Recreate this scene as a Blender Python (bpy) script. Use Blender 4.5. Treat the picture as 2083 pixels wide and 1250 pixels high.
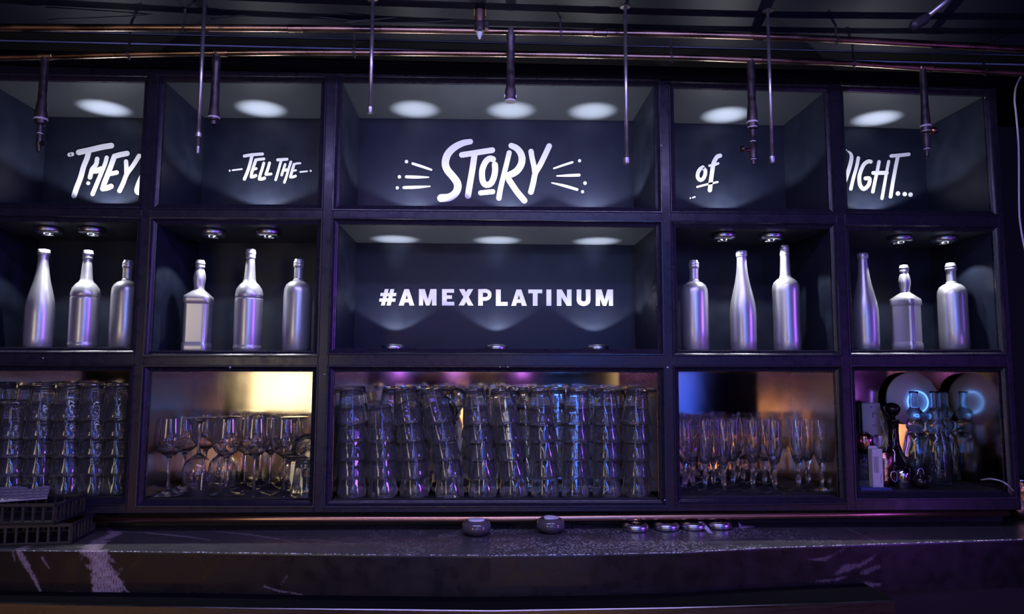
import bpy, bmesh, math, random
import numpy as np
from mathutils import Vector, Matrix, noise
random.seed(7)
PI = math.pi
S = bpy.context.scene
COL = S.collection
for o in list(bpy.data.objects): bpy.data.objects.remove(o)

# ------------------------------------------------------------------ camera
F = 1430.0; CX, CY = 1041.5, 625.0
EYE = np.array([0.0, -2.15, 1.40])
yc = np.array([(980.0-CX)/F, -(757.0-CY)/F, -1.0]); yc /= np.linalg.norm(yc)
z0 = np.array([math.sin(.0045), math.cos(.0045), 0.0]); z0[2] = -(z0[0]*yc[0]+z0[1]*yc[1])/yc[2]
zc = z0/np.linalg.norm(z0); xc = np.cross(yc, zc); ROT = np.array([xc, yc, zc])
cd = bpy.data.cameras.new('camera'); cam = bpy.data.objects.new('camera', cd); COL.objects.link(cam)
cd.sensor_width = 36; cd.lens = F/2083*36; cd.clip_start = .05; cd.clip_end = 60
M4 = Matrix.Identity(4)
for i in range(3):
    for j in range(3): M4[i][j] = ROT[i][j]
    M4[i][3] = EYE[i]
cam.matrix_world = M4
S.camera = cam
def ray(u, v): return ROT @ np.array([(u-CX)/F, -(v-CY)/F, -1.0])
def PY(u, v, Y):
    d = ray(u, v); return Vector(EYE + d*((Y-EYE[1])/d[1]))
def PZ(u, v, z):
    d = ray(u, v); return Vector(EYE + d*((z-EYE[2])/d[2]))

# ------------------------------------------------------------------ world, exposure, lights
w = bpy.data.worlds.new('world'); S.world = w; w.use_nodes = True
w.node_tree.nodes['Background'].inputs[0].default_value = (.16, .13, .5, 1)
w.node_tree.nodes['Background'].inputs[1].default_value = .012
S.view_settings.view_transform = 'Standard'; S.view_settings.look = 'None'
S.view_settings.exposure = 0.0; S.view_settings.gamma = 1.0
S.view_settings.use_curve_mapping = False
cy = S.cycles
cy.max_bounces = 32; cy.transparent_max_bounces = 32; cy.transmission_bounces = 32; cy.glossy_bounces = 6; cy.diffuse_bounces = 3
cy.use_denoising = True; cy.caustics_reflective = False; cy.caustics_refractive = False
cy.sample_clamp_indirect = 6.0
def aim(o, target):
    d = Vector(target)-o.location
    o.rotation_euler = d.to_track_quat('-Z', 'Y').to_euler()
def area(name, loc, target, power, col, sx, sy):
    l = bpy.data.lights.new(name, 'AREA'); l.energy = power; l.color = col; l.shape = 'RECTANGLE'; l.size = sx; l.size_y = sy
    o = bpy.data.objects.new(name, l); COL.objects.link(o); o.location = loc; aim(o, target); return o
def spot(name, loc, target, power, col, size, blend, rad=.01, parent=None):
    l = bpy.data.lights.new(name, 'SPOT'); l.energy = power; l.color = col; l.spot_size = math.radians(size); l.spot_blend = blend
    l.shadow_soft_size = rad
    o = bpy.data.objects.new(name, l); COL.objects.link(o); o.location = loc; aim(o, target)
    return o
# purple wash lamp of the room (its housing is built below)
l_ = bpy.data.lights.new('purple_wash', 'SPOT'); l_.energy = 260; l_.color = (.30, .09, 1.0); l_.spot_size = math.radians(33); l_.spot_blend = .9; l_.shadow_soft_size = .30
o_ = bpy.data.objects.new('purple_wash', l_); COL.objects.link(o_); o_.location = (4.1, -2.6, 2.0); aim(o_, (-.45, 0, 1.12))
area('violet_fill', (-.6, -3.1, 2.45), (-.3, 0, 1.3), 7, (.26, .14, 1.0), .3, .3)  # unseen fill added to tint the left frames violet
area('counter_fill', (.1, -.95, 2.30), (.1, -.25, .93), 13, (.46, .40, 1.0), 1.8, .08)  # added soft fill without a fixture, brightens the counter top
area('fascia_fill', (0.2, -1.3, 2.0), (0.2, -.12, 2.36), 1.8, (.5, .55, 1.0), .9, .05)  # added unseen fill that lifts the boards under the ceiling
PUCK = (.93, .95, 1.0)

# ------------------------------------------------------------------ helpers
def mat(name, base, rough=.5, metal=0.0, **kw):
    m = bpy.data.materials.new(name); m.use_nodes = True
    b = m.node_tree.nodes['Principled BSDF']
    b.inputs['Base Color'].default_value = (*base, 1); b.inputs['Roughness'].default_value = rough
    b.inputs['Metallic'].default_value = metal
    for k, v in kw.items():
        k = {'spec': 'Specular IOR Level', 'coat': 'Coat Weight', 'aniso': 'Anisotropic', 'emis': 'Emission Strength',
             'ecol': 'Emission Color', 'sss': 'Subsurface Weight', 'trans': 'Transmission Weight', 'ior': 'IOR', 'coatr': 'Coat Roughness'}[k]
        b.inputs[k].default_value = (*v, 1) if k == 'Emission Color' else v
    return m
def nodes(m): return m.node_tree.nodes, m.node_tree.links, m.node_tree.nodes['Principled BSDF']
def add_noise(m, scale, c1=None, c2=None, r1=None, r2=None, bump=0, lo=.35, hi=.65, stretch=(1, 1, 1), detail=4, dist=.002):
    n, l, b = nodes(m)
    tc = n.new('ShaderNodeTexCoord'); mp = n.new('ShaderNodeMapping'); mp.inputs['Scale'].default_value = stretch
    nz = n.new('ShaderNodeTexNoise'); nz.inputs['Scale'].default_value = scale; nz.inputs['Detail'].default_value = detail
    l.new(tc.outputs['Object'], mp.inputs[0]); l.new(mp.outputs[0], nz.inputs['Vector'])
    if c1:
        r = n.new('ShaderNodeValToRGB'); r.color_ramp.elements[0].position = lo; r.color_ramp.elements[1].position = hi
        r.color_ramp.elements[0].color = (*c1, 1); r.color_ramp.elements[1].color = (*c2, 1)
        l.new(nz.outputs[0], r.inputs[0]); l.new(r.outputs[0], b.inputs['Base Color'])
    if r1 is not None:
        r = n.new('ShaderNodeMapRange'); r.inputs[1].default_value = lo; r.inputs[2].default_value = hi
        r.inputs[3].default_value = r1; r.inputs[4].default_value = r2
        l.new(nz.outputs[0], r.inputs[0]); l.new(r.outputs[0], b.inputs['Roughness'])
    if bump:
        bp = n.new('ShaderNodeBump'); bp.inputs['Strength'].default_value = bump; bp.inputs['Distance'].default_value = dist
        l.new(nz.outputs[0], bp.inputs['Height']); l.new(bp.outputs[0], b.inputs['Normal'])
    return m
black = add_noise(mat('black_gloss_paint', (.017, .015, .028), .30, spec=.38), 40, r1=.24, r2=.34)
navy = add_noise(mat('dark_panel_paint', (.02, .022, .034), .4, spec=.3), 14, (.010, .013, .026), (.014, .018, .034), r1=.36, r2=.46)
topp = mat('lightened_panel_paint', (.045, .051, .066), .42, spec=.4)  # panel paint lightened so the lamp pools on the tops read brighter
vinyl = mat('white_vinyl', (.9, .91, .94), .5)
silver = mat('silver_spray_paint', (.52, .52, .55), .33, .7, coat=.2, coatr=.2)
chrome = mat('chrome', (.75, .76, .8), .14, 1.0)
satin = mat('satin_metal', (.55, .56, .6), .3, 1.0)
lens_on = mat('lit_lens', (1, 1, 1), .3, emis=14, ecol=(.9, .94, 1.0))
lens_off = mat('frosted_lens', (.7, .7, .75), .35)
copper = add_noise(mat('copper_pipe_metal', (.3, .2, .15), .26, 1.0), 9, (.17, .12, .10), (.42, .26, .19), r1=.2, r2=.38, stretch=(1, 5, 5))
iron = add_noise(mat('dark_iron', (.06, .05, .055), .4, .7), 40, (.045, .04, .045), (.10, .08, .08), r1=.3, r2=.5, bump=.2)
rodm = add_noise(mat('grey_rod_metal', (.42, .40, .42), .34, .9), 40, (.34, .32, .34), (.5, .48, .5))
whiteplast = mat('white_plastic', (.75, .75, .78), .45)
ringm = mat('pale_ring', (.62, .60, .64), .4)
rubber = mat('black_rubber', (.012, .012, .014), .6)
soffit = mat('matt_black_paint_and_shade', (.004, .004, .006), .8, spec=.05)  # near-black paint, also laid where only shade falls
ceilm = add_noise(mat('dark_blue_ceiling_paint', (.02, .022, .05), .3, spec=.1), 3, (.003, .0035, .012), (.007, .008, .03), r1=.4, r2=.55, bump=.1, stretch=(1, .4, 1), dist=.01)
fasc = add_noise(mat('grey_blue_board_paint', (.16, .18, .24), .4), 5, (.05, .06, .10), (.26, .31, .48), r1=.3, r2=.5, bump=.2, stretch=(.5, 1, 2))
wallm = mat('dark_room_wall', (.012, .012, .02), .7)
floorm = mat('brown_floor', (.16, .10, .07), .5)
steel = add_noise(mat('brushed_steel', (.24, .23, .24), .28, 1.0, aniso=.6), 30, r1=.26, r2=.34, stretch=(.3, 1, 8))
brass = add_noise(mat('polished_brass_sheet', (.60, .50, .38), .12, 1.0), 5, (.48, .38, .27), (.68, .58, .46), r1=.07, r2=.14, bump=.006, stretch=(1, 1, .5), dist=.004)
brass_dimmed = mat('dimmed_brass_sheet', (.30, .23, .17), .2, 1.0)  # same brass, colour darkened so it reflects less lamp light
paper = mat('white_card', (.62, .58, .64), .6)
inkm = mat('grey_ink', (.12, .12, .14), .6)
wax = mat('white_wax', (.92, .9, .97), .4)
smoke = mat('dark_smoked_glass', (.10, .09, .10), .12, spec=.6, coat=.5)
darkwood = mat('dark_bottle_glass', (.015, .01, .01), .08, spec=.6)
hammered = add_noise(mat('hammered_copper', (.55, .27, .18), .22, 1.0), 70, bump=.6, dist=.003)
bluetray = mat('blue_tray_plastic', (.02, .05, .22), .4)
matgrey = mat('grey_bar_mat', (.32, .30, .34), .6)
crateblack = mat('black_crate_plastic', (.02, .02, .024), .45)
tubeblue = mat('blue_tube_lit', (0, 0, 0), .5, emis=24, ecol=(.06, .19, 1.0))
bluecol = mat('blue_column_lit', (0, 0, 0), .5, emis=2.6, ecol=(.03, .10, 1.0))
warmlit = mat('warm_lamp_lit', (0, 0, 0), .5, emis=7, ecol=(1.0, .40, .12))
boxlit = mat('lit_menu_box_face', (0, 0, 0), .5, emis=4.8, ecol=(1.0, .86, .58))
purplelit = mat('purple_lens_lit', (0, 0, 0), .5, emis=16, ecol=(.42, .14, 1.0))
ringlit = mat('blue_neon_lit', (0, 0, 0), .5, emis=2.2, ecol=(.12, .32, 1.0))
tanlit = mat('tan_lamp_lit', (0, 0, 0), .5, emis=.8, ecol=(1.0, .75, .45))

def glassmat(name, tint=(.97, .975, .98), ior=1.45, rough=0.0, film=.02):
    m = bpy.data.materials.new(name); m.use_nodes = True; n = m.node_tree.nodes; l = m.node_tree.links; n.clear()
    out = n.new('ShaderNodeOutputMaterial'); g = n.new('ShaderNodeBsdfGlass')
    g.inputs['Color'].default_value = (*tint, 1); g.inputs['Roughness'].default_value = rough; g.inputs['IOR'].default_value = ior
    d = n.new('ShaderNodeBsdfDiffuse'); d.inputs[0].default_value = (.8, .8, .85, 1); mx = n.new('ShaderNodeMixShader'); mx.inputs[0].default_value = film
    l.new(g.outputs[0], mx.inputs[1]); l.new(d.outputs[0], mx.inputs[2]); l.new(mx.outputs[0], out.inputs[0]); return m
glass = glassmat('clear_glass', film=.035)
glass2 = glassmat('clear_stemware_glass', (.98, .98, .985))
glassb = glassmat('clear_flask_glass', (.88, .94, .98))
def link(name, me, m, parent=None, smooth=False):
    o = bpy.data.objects.new(name, me); COL.objects.link(o)
    if m: me.materials.append(m)
    if parent: o.parent = parent
    if smooth:
        for p in me.polygons: p.use_smooth = True
    return o
def thing(name, label, cat, loc=(0, 0, 0), group=None):
    o = bpy.data.objects.new(name, None); COL.objects.link(o); o.location = loc
    o.empty_display_size = .05
    o['label'] = label; o['category'] = cat
    if group: o['group'] = group
    return o
def tag(o, label, cat, group=None):
    o['label'] = label; o['category'] = cat
    if group: o['group'] = group
    return o
def struct(o): o['kind'] = 'structure'; return o
class MB:
    def __init__(s): s.v = []; s.f = []
    def add(s, v, f):
        k = len(s.v); s.v += [tuple(p) for p in v]; s.f += [tuple(i+k for i in q) for q in f]; return s
    def box(s, a, b):
        x0, y0, z0 = a; x1, y1, z1 = b
        return s.add([(x0, y0, z0), (x1, y0, z0), (x1, y1, z0), (x0, y1, z0), (x0, y0, z1), (x1, y0, z1), (x1, y1, z1), (x0, y1, z1)],
                     [(0, 3, 2, 1), (4, 5, 6, 7), (0, 1, 5, 4), (1, 2, 6, 5), (2, 3, 7, 6), (3, 0, 4, 7)])
    def prism(s, poly, d, off):       # poly: list of 3D points, extruded by vector off
        n = len(poly); a = [Vector(p) for p in poly]; o = Vector(off)
        v = a+[p+o for p in a]
        f = [tuple(range(n-1, -1, -1)), tuple(range(n, 2*n))]+[(i, (i+1) % n, n+(i+1) % n, n+i) for i in range(n)]
        return s.add(v, f)
    def lathe(s, prof, seg=32, c=(0, 0, 0), fn=None, close=False):
        v = []; n = len(prof)
        for r, z in prof:
            for k in range(seg):
                t = 2*PI*k/seg; rr = fn(r, z, t) if fn else r
                v.append((c[0]+rr*math.cos(t), c[1]+rr*math.sin(t), c[2]+z))
        f = []
        for i in range(n-1 if not close else n):
            j = (i+1) % n
            for k in range(seg): f.append((i*seg+k, i*seg+(k+1) % seg, j*seg+(k+1) % seg, j*seg+k))
        if not close:
            if prof[0][0] > 1e-5: f.append(tuple(range(seg-1, -1, -1)))
            if prof[-1][0] > 1e-5: f.append(tuple((n-1)*seg+k for k in range(seg)))
        return s.add(v, f)
    def tube(s, pts, r, seg=12, cap=True):
        pts = [Vector(p) for p in pts]; n = len(pts); v = []; rs = r if isinstance(r, (list, tuple)) else [r]*n
        up = None
        for i, p in enumerate(pts):
            t = (pts[min(i+1, n-1)]-pts[max(i-1, 0)]).normalized()
            if up is None: up = t.orthogonal().normalized()
            up = (up-t*up.dot(t)).normalized(); b = t.cross(up)
            for k in range(seg):
                a = 2*PI*k/seg; v.append(p+(up*math.cos(a)+b*math.sin(a))*rs[i])
        f = [(i*seg+k, i*seg+(k+1) % seg, (i+1)*seg+(k+1) % seg, (i+1)*seg+k) for i in range(n-1) for k in range(seg)]
        if cap: f += [tuple(range(seg-1, -1, -1)), tuple((n-1)*seg+k for k in range(seg))]
        return s.add(v, f)
    def mesh(s, name='mesh', merge=True, normals=True):
        me = bpy.data.meshes.new(name); me.from_pydata(s.v, [], s.f)
        bm = bmesh.new(); bm.from_mesh(me)
        if merge: bmesh.ops.remove_doubles(bm, verts=bm.verts, dist=1e-6)
        if normals: bmesh.ops.recalc_face_normals(bm, faces=bm.faces)
        bm.to_mesh(me); bm.free(); return me
    def build(s, name, m, parent=None, smooth=False, angle=None, bevel=0, loc=None):
        me = s.mesh(name)
        o = link(name, me, m, parent, smooth or angle is not None)
        if angle is not None: me.set_sharp_from_angle(angle=math.radians(angle))
        if bevel:
            b = o.modifiers.new('bevel', 'BEVEL'); b.width = bevel; b.segments = 2; b.limit_method = 'ANGLE'
        if loc is not None: o.location = loc
        return o
def smoothcurve(pts, n=6):
    pts = [Vector(p) for p in pts]
    if len(pts) < 3: return pts
    P = [pts[0]*2-pts[1]]+pts+[pts[-1]*2-pts[-2]]; out = []
    for i in range(1, len(P)-2):
        for k in range(n):
            t = k/n
            out.append(.5*((2*P[i])+(P[i+1]-P[i-1])*t+(2*P[i-1]-5*P[i]+4*P[i+1]-P[i+2])*t*t+(3*P[i]-P[i-1]-3*P[i+1]+P[i+2])*t**3))
    out.append(pts[-1]); return out
def copy_tree(o, loc=None, label=None, rot=None):
    c = o.copy(); COL.objects.link(c)
    for ch in o.children:
        d = ch.copy(); COL.objects.link(d); d.parent = c
        for g in ch.children:
            e = g.copy(); COL.objects.link(e); e.parent = d
    if loc is not None: c.location = loc
    if rot is not None: c.rotation_euler = rot
    if label: c['label'] = label
    return c

# ------------------------------------------------------------------ room shell
struct(MB().box((-5, -6.5, -.1), (5, .9, 0)).build('floor', floorm))
struct(MB().box((-5, .34, 0), (5, .5, 3.4)).build('wall_back', wallm))
struct(MB().box((-5.1, -6.5, 0), (-5, .5, 3.4)).build('wall_left', wallm))
struct(MB().box((5, -6.5, 0), (5.1, .5, 3.4)).build('wall_right', wallm))
struct(MB().box((-5, -6.6, 0), (5, -6.5, 3.4)).build('wall_front', wallm))
CEIL = 2.372
struct(MB().box((-5, -6.5, CEIL), (5, -.15, CEIL+.1)).build('ceiling', ceilm))

# ------------------------------------------------------------------ the shelving unit
DEP = .31
XE = [(-1.53, -1.048), (-.988, -.508), (-.444, .541), (.604, 1.097), (1.157, 1.627)]      # compartment edges in x
ZE = [  # per row, per compartment: top-left, top-right, bottom-right, bottom-left heights
    [(2.285, 2.288, 1.905, 1.903), (2.292, 2.299, 1.910, 1.904), (2.302, 2.312, 1.916, 1.909), (2.307, 2.305, 1.920, 1.917), (2.308, 2.302, 1.921, 1.921)],
    [(1.846, 1.847, 1.468, 1.466), (1.843, 1.849, 1.461, 1.459), (1.851, 1.854, 1.472, 1.469), (1.854, 1.856, 1.472, 1.469), (1.852, 1.855, 1.478, 1.473)],
    [(1.398, 1.398, 1.027, 1.027), (1.397, 1.398, 1.019, 1.021), (1.399, 1.401, 1.017, 1.018), (1.403, 1.407, 1.023, 1.019), (1.408, 1.410, 1.037, 1.035)]]
ZTOP, ZBOT = 2.327, .985
cab = thing('back_bar_shelving_unit', 'black painted built-in back bar shelving with fifteen open compartments in three rows', 'shelving', (0, 0, .985))
def sub(o):   # parent keeping world coordinates
    o.parent = cab; o.location = Vector(o.location)-cab.location; return o
def quad(r, c):
    (x0, x1), z = XE[c], ZE[r][c]
    return [(x0, z[0]), (x1, z[1]), (x1, z[2]), (x0, z[3])]
MW = .016
# stiles (full height posts), rails (between rows)
for k in range(6):
    xl = XE[k-1][1] if k > 0 else -1.60
    xr = XE[k][0] if k < 5 else 1.66
    m = MB().box((xl, 0, ZBOT), (xr, DEP, ZTOP))
    fl, fr_ = xl+(MW if k > 0 else 0), xr-(MW if k < 5 else 0)
    m.box((fl, -.012, ZBOT), (fr_, 0, ZTOP))
    sub(m.build('stile', black, bevel=.0015))
for c in range(5):
    x0, x1 = XE[c]
    for r in range(4):
        if r == 0: lo = [(x0, ZE[0][c][0]), (x1, ZE[0][c][1])]; hi = [(x0, ZTOP), (x1, ZTOP)]
        elif r == 3: hi = [(x0, ZE[2][c][3]), (x1, ZE[2][c][2])]; lo = [(x0, ZBOT), (x1, ZBOT)]
        else: hi = [(x0, ZE[r-1][c][3]), (x1, ZE[r-1][c][2])]; lo = [(x0, ZE[r][c][0]), (x1, ZE[r][c][1])]
        m = MB().prism([(lo[0][0], 0, lo[0][1]), (lo[1][0], 0, lo[1][1]), (hi[1][0], 0, hi[1][1]), (hi[0][0], 0, hi[0][1])], 0, (0, DEP, 0))
        a, b = (0 if r == 3 else MW), (0 if r == 0 else MW)
        m.prism([(lo[0][0]-MW, -.0118, lo[0][1]+a), (lo[1][0]+MW, -.0118, lo[1][1]+a), (hi[1][0]+MW, -.0118, hi[1][1]-b), (hi[0][0]-MW, -.0118, hi[0][1]-b)], 0, (0, .0118, 0))
        sub(m.build('rail' if r in (0, 3) else 'shelf_board', black, bevel=.0015))
# mitred mouldings: a bead, a cove and an inner lip round every opening
prof = [(0, .004), (0, -.003), (.003, -.005), (.0045, -.0035), (.009, -.006), (.0125, -.0105), (.0145, -.0145), (.018, -.0150), (.0195, -.0125), (.0195, .004)]   # (outward, y)
for r in range(3):
    for c in range(5):
        q = quad(r, c); m = MB(); v = []
        sg = [(-1, 1), (1, 1), (1, -1), (-1, -1)]
        for (x, z), (sx, sz) in zip(q, sg):
            for o_, y_ in prof: v.append((x+sx*o_, y_, z+sz*o_))
        n = len(prof)
        f = [(i*n+j, ((i+1) % 4)*n+j, ((i+1) % 4)*n+j+1, i*n+j+1) for i in range(4) for j in range(n-1)]
        m.add(v, f); sub(m.build('moulding', black, angle=30))
# back panels
for r in range(3):
    for c in range(5):
        q = quad(r, c)
        if r < 2:
            sub(MB().box((q[0][0]-.01, DEP, q[3][1]-.02), (q[1][0]+.01, DEP+.012, q[0][1]+.02)).build('back_panel', navy))
            # paint on the inner faces of the compartment
            e = .0006
            (x0, z0a), (x1, z1a), (_, z2a), (_, z3a) = q
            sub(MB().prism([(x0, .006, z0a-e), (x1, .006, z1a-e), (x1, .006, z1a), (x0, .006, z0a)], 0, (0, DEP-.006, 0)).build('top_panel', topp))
            for xx, za, zb in ((x0, z3a, z0a), (x1-e, z2a, z1a)):
                sub(MB().box((xx, .006, za), (xx+e, DEP, zb-e)).build('side_panel', navy))
        else:
            xs = [q[0][0]-.01, q[1][0]+.01]
            for a, b in zip(xs[:-1], xs[1:]):
                bb = sub(MB().box((a+.0008, DEP, q[3][1]-.02), (b-.0008, DEP+.01, q[0][1]+.02)).build('brass_back_sheet', brass))
            for xx in (q[0][0], q[1][0]-.001):
                sub(MB().box((xx, .012, q[3][1]+.002), (xx+.001, DEP, q[0][1]-.002)).build('brass_side_sheet', brass if c == 4 else brass_dimmed))
            sub(MB().box((q[0][0]+.004, .012, q[3][1]-.001), (q[1][0]-.004, DEP-.004, max(q[3][1], q[2][1])+.0035)).build('rubber_liner', rubber))
# chips and screw heads on the face frame
def screw(u, v, r=.003):
    p = PY(u, v, -.0135); s_ = MB().lathe([(0, 0), (r, 0), (r, .0012), (r*.6, .002), (0, .002)], 10).build('screw_head', ringm)
    s_.rotation_euler = (PI/2, 0, 0); s_.location = p; sub(s_)
for u, v in ((1697, 166), (1358, 748), (88, 729), (1345, 296), (1352, 1018), (468, 748), (1017, 747), (1033, 747), (660, 762), (2003, 199)): screw(u, v, .0022 if v != 748 else .003)
# copper rail and plinth under the unit
pl = sub(MB().box((-1.6, .07, .932), (1.66, .30, .985)).build('plinth', rubber))
RY = -.008
b1 = PY(1000, 1056, RY)
pr = MB().tube([(-1.28, RY, b1.z+.004), (-.6, RY, b1.z+.002), (0, RY, b1.z), (.6, RY, b1.z+.003), (1.1, RY, b1.z+.007), (1.62, RY, b1.z+.010)], .0092, 16).build('copper_foot_rail', mat('polished_copper', (.72, .40, .26), .3, 1.0), smooth=True)
tag(pr, 'long thin copper rail running below the shelving just above the counter', 'rail')
for x in (-1.1, -.35, .4, 1.15):
    MB().box((x-.004, RY, b1.z-.004), (x+.004, .07, b1.z+.004)).build('bracket', iron, pr)

# ------------------------------------------------------------------ cornice above (setting)
def crown(pts_l, name, m, x0=-3.0, x1=3.0):
    mb = MB(); n = len(pts_l); v = []
    for x in (x0, x1):
        for y, z in pts_l: v.append((x, y, z))
    f = [(j, n+j, n+(j+1) % n, (j+1) % n) for j in range(n)]+[tuple(range(n-1, -1, -1)), tuple(range(n, 2*n))]
    return struct(mb.add(v, f).build(name, m))
def zz(v, Y, u=800): return PY(u, v, Y).z
crown([(-.02, ZTOP), (-.02, zz(131, -.02)), (-.026, zz(130, -.026)), (-.026, zz(127, -.026)), (-.03, zz(118, -.03)), (.34, zz(118, -.03)), (.34, ZTOP)], 'trim_1', soffit)
z1 = zz(103, -.10); crown([(-.10, z1), (-.10, zz(91, -.10)), (.34, zz(91, -.10)), (.34, z1)], 'trim_2', fasc)
z2 = zz(82, -.15); crown([(-.15, z2), (-.15, zz(68, -.15)), (-.15, CEIL+.1), (.34, CEIL+.1), (.34, z2)], 'trim_3', fasc)
struct(MB().box((-3, -.1495, z2-.003), (3, -.02, z2-.0002)).build('trim_shade_upper', soffit))  # black strip added to paint the shaded underside of the upper board
struct(MB().box((-3, -.0995, z1-.003), (3, -.02, z1-.0002)).build('trim_shade_lower', soffit))  # dark strip standing in for shade beneath the lower board

# ------------------------------------------------------------------ lettering on the back panels
YL = DEP-.0012
def ribbon(mb, pts, wd, taper=None, caps=True):
    """flat vinyl stroke on the back panel; pts are traced in the photograph, laid at true size on the panel"""
    n0 = len(pts); P = smoothcurve([Vector((p[0], p[1], (taper[i] if taper else wd))) for i, p in enumerate(pts)], 5)
    L = []; R_ = []
    W = []
    for i, p in enumerate(P):
        t = (P[min(i+1, len(P)-1)]-P[max(i-1, 0)]); t = Vector((t.x, t.y)).normalized(); nn = Vector((-t.y, t.x)); h = p.z/2
        L.append((p.x+nn.x*h, p.y+nn.y*h)); R_.append((p.x-nn.x*h, p.y-nn.y*h)); W.append(t)
    v = [PY(a, b, YL) for a, b in L]+[PY(a, b, YL) for a, b in R_]; n = len(P)
    mb.add(v, [(i, i+1, n+i+1, n+i) for i in range(n-1)])
    if caps:
        for e in (0, n-1):
            c = P[e]; ring = [PY(c.x+c.z/2*math.cos(2*PI*k/18), c.y+c.z/2*math.sin(2*PI*k/18), YL-.0001) for k in range(18)]
            mb.add(ring, [tuple(range(18))])
def lettering(name, label, org, sc, letters):
    pts = [p for L in letters for s in L for p in s[0]]
    c = PY(org[0]+sc*sum(p[0] for p in pts)/len(pts), org[1]+sc*sum(p[1] for p in pts)/len(pts), YL)
    t = thing(name, label, 'lettering', c)
    for L in letters:
        mb = MB()
        for si_, s in enumerate(L):
            v0_ = len(mb.v)
            P = [(org[0]+sc*a, org[1]+sc*b) for a, b in s[0]]
            if s[1] == 'poly': mb.add([PY(a, b, YL) for a, b in P], [tuple(range(len(P)))])
            elif s[1] == 'dot':
                k_ = s[2]*sc/2; mb.add([PY(P[0][0]+k_*math.cos(2*PI*k/20), P[0][1]+k_*math.sin(2*PI*k/20), YL) for k in range(20)], [tuple(range(20))])
            elif s[1] == 'butt': ribbon(mb, P, s[2]*sc, None, False)
            elif s[1] == 'taper': ribbon(mb, P, 1, [q*sc for q in s[2]])
            else: ribbon(mb, P, s[1]*sc)
            mb.v[v0_:] = [(q_[0], q_[1]-.00025*si_, q_[2]) for q_ in mb.v[v0_:]]
        me = bpy.data.meshes.new('letter'); me.from_pydata(mb.v, [], mb.f)
        bm = bmesh.new(); bm.from_mesh(me)
        for f in bm.faces:
            if f.normal.y > 0: f.normal_flip()
        r = bmesh.ops.extrude_face_region(bm, geom=bm.faces[:])
        vs = [e for e in r['geom'] if isinstance(e, bmesh.types.BMVert)]
        bmesh.ops.translate(bm, verts=vs, vec=(0, -.0006, 0)); bm.to_mesh(me); bm.free()
        is_l = len(L) > 1 or L[0][1] not in ('dot', 'taper')
        o = link('letter' if is_l else 'mark', me, vinyl, t); o.location = -Vector(c)
    return t
lettering('wall_lettering', 'white hand-drawn word THEY on dark back of the top left compartment', (130, 270), .12, [
    [([(95, 375), (140, 365)], 68)],
    [([(252, 335), (450, 292), (650, 245), (805, 220)], 95), ([(425, 320), (395, 430), (335, 580), (285, 760), (220, 930), (172, 1072)], 88)],
    [([(565, 445), (545, 540), (480, 620), (460, 690), (442, 760)], 75), ([(485, 645), (560, 645), (640, 620)], 98), ([(728, 423), (700, 530), (630, 700), (560, 870), (488, 1043)], 70)],
    [([(412, 858)], 'dot', 64)],
    [([(858, 400), (800, 560), (740, 720), (690, 850), (660, 950)], 88), ([(868, 400), (960, 375), (1072, 353)], 90), ([(745, 705), (830, 692), (898, 676)], 75), ([(662, 952), (740, 938), (803, 912)], 88)],
    [([(1055, 490), (1060, 580), (1062, 690)], 75), ([(1275, 395), (1180, 550), (1070, 700), (1010, 850), (945, 988)], 76)],
    [([(1330, 740), (1275, 860), (1240, 980), (1270, 1015), (1330, 1000)], 90)]])
lettering('wall_lettering', 'small white hand-drawn words TELL THE between short dashes', (460, 290), .08641, [
    [([(85, 665)], 'dot', 48)], [([(155, 655), (370, 628)], 38)],
    [([(430, 320), (600, 292), (855, 272)], 72), ([(610, 310), (560, 520), (500, 700), (432, 862)], 76)],
    [([(700, 415), (650, 560), (610, 690), (590, 805)], 72), ([(700, 410), (790, 397), (890, 387)], 66), ([(650, 635), (710, 616)], 60), ([(595, 812), (650, 805), (698, 782)], 76)],
    [([(888, 488), (850, 620), (800, 770), (780, 862)], 68), ([(785, 862), (850, 860), (903, 842)], 74)],
    [([(1022, 485), (990, 600), (938, 752)], 70), ([(940, 757), (1058, 742)], 64)],
    [([(1215, 410), (1432, 395)], 70), ([(1302, 410), (1260, 560), (1210, 740), (1168, 878)], 62)],
    [([(1390, 518), (1350, 640), (1310, 768)], 62), ([(1350, 655), (1460, 645)], 74), ([(1527, 458), (1480, 600), (1430, 780), (1374, 942)], 60)],
    [([(1600, 515), (1560, 650), (1515, 812)], 66), ([(1605, 512), (1680, 493), (1745, 490)], 50), ([(1560, 668), (1640, 657)], 52), ([(1520, 818), (1580, 812), (1635, 792)], 64)],
    [([(1745, 695), (1905, 680)], 40)], [([(1990, 670)], 'dot', 52)]])
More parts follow.
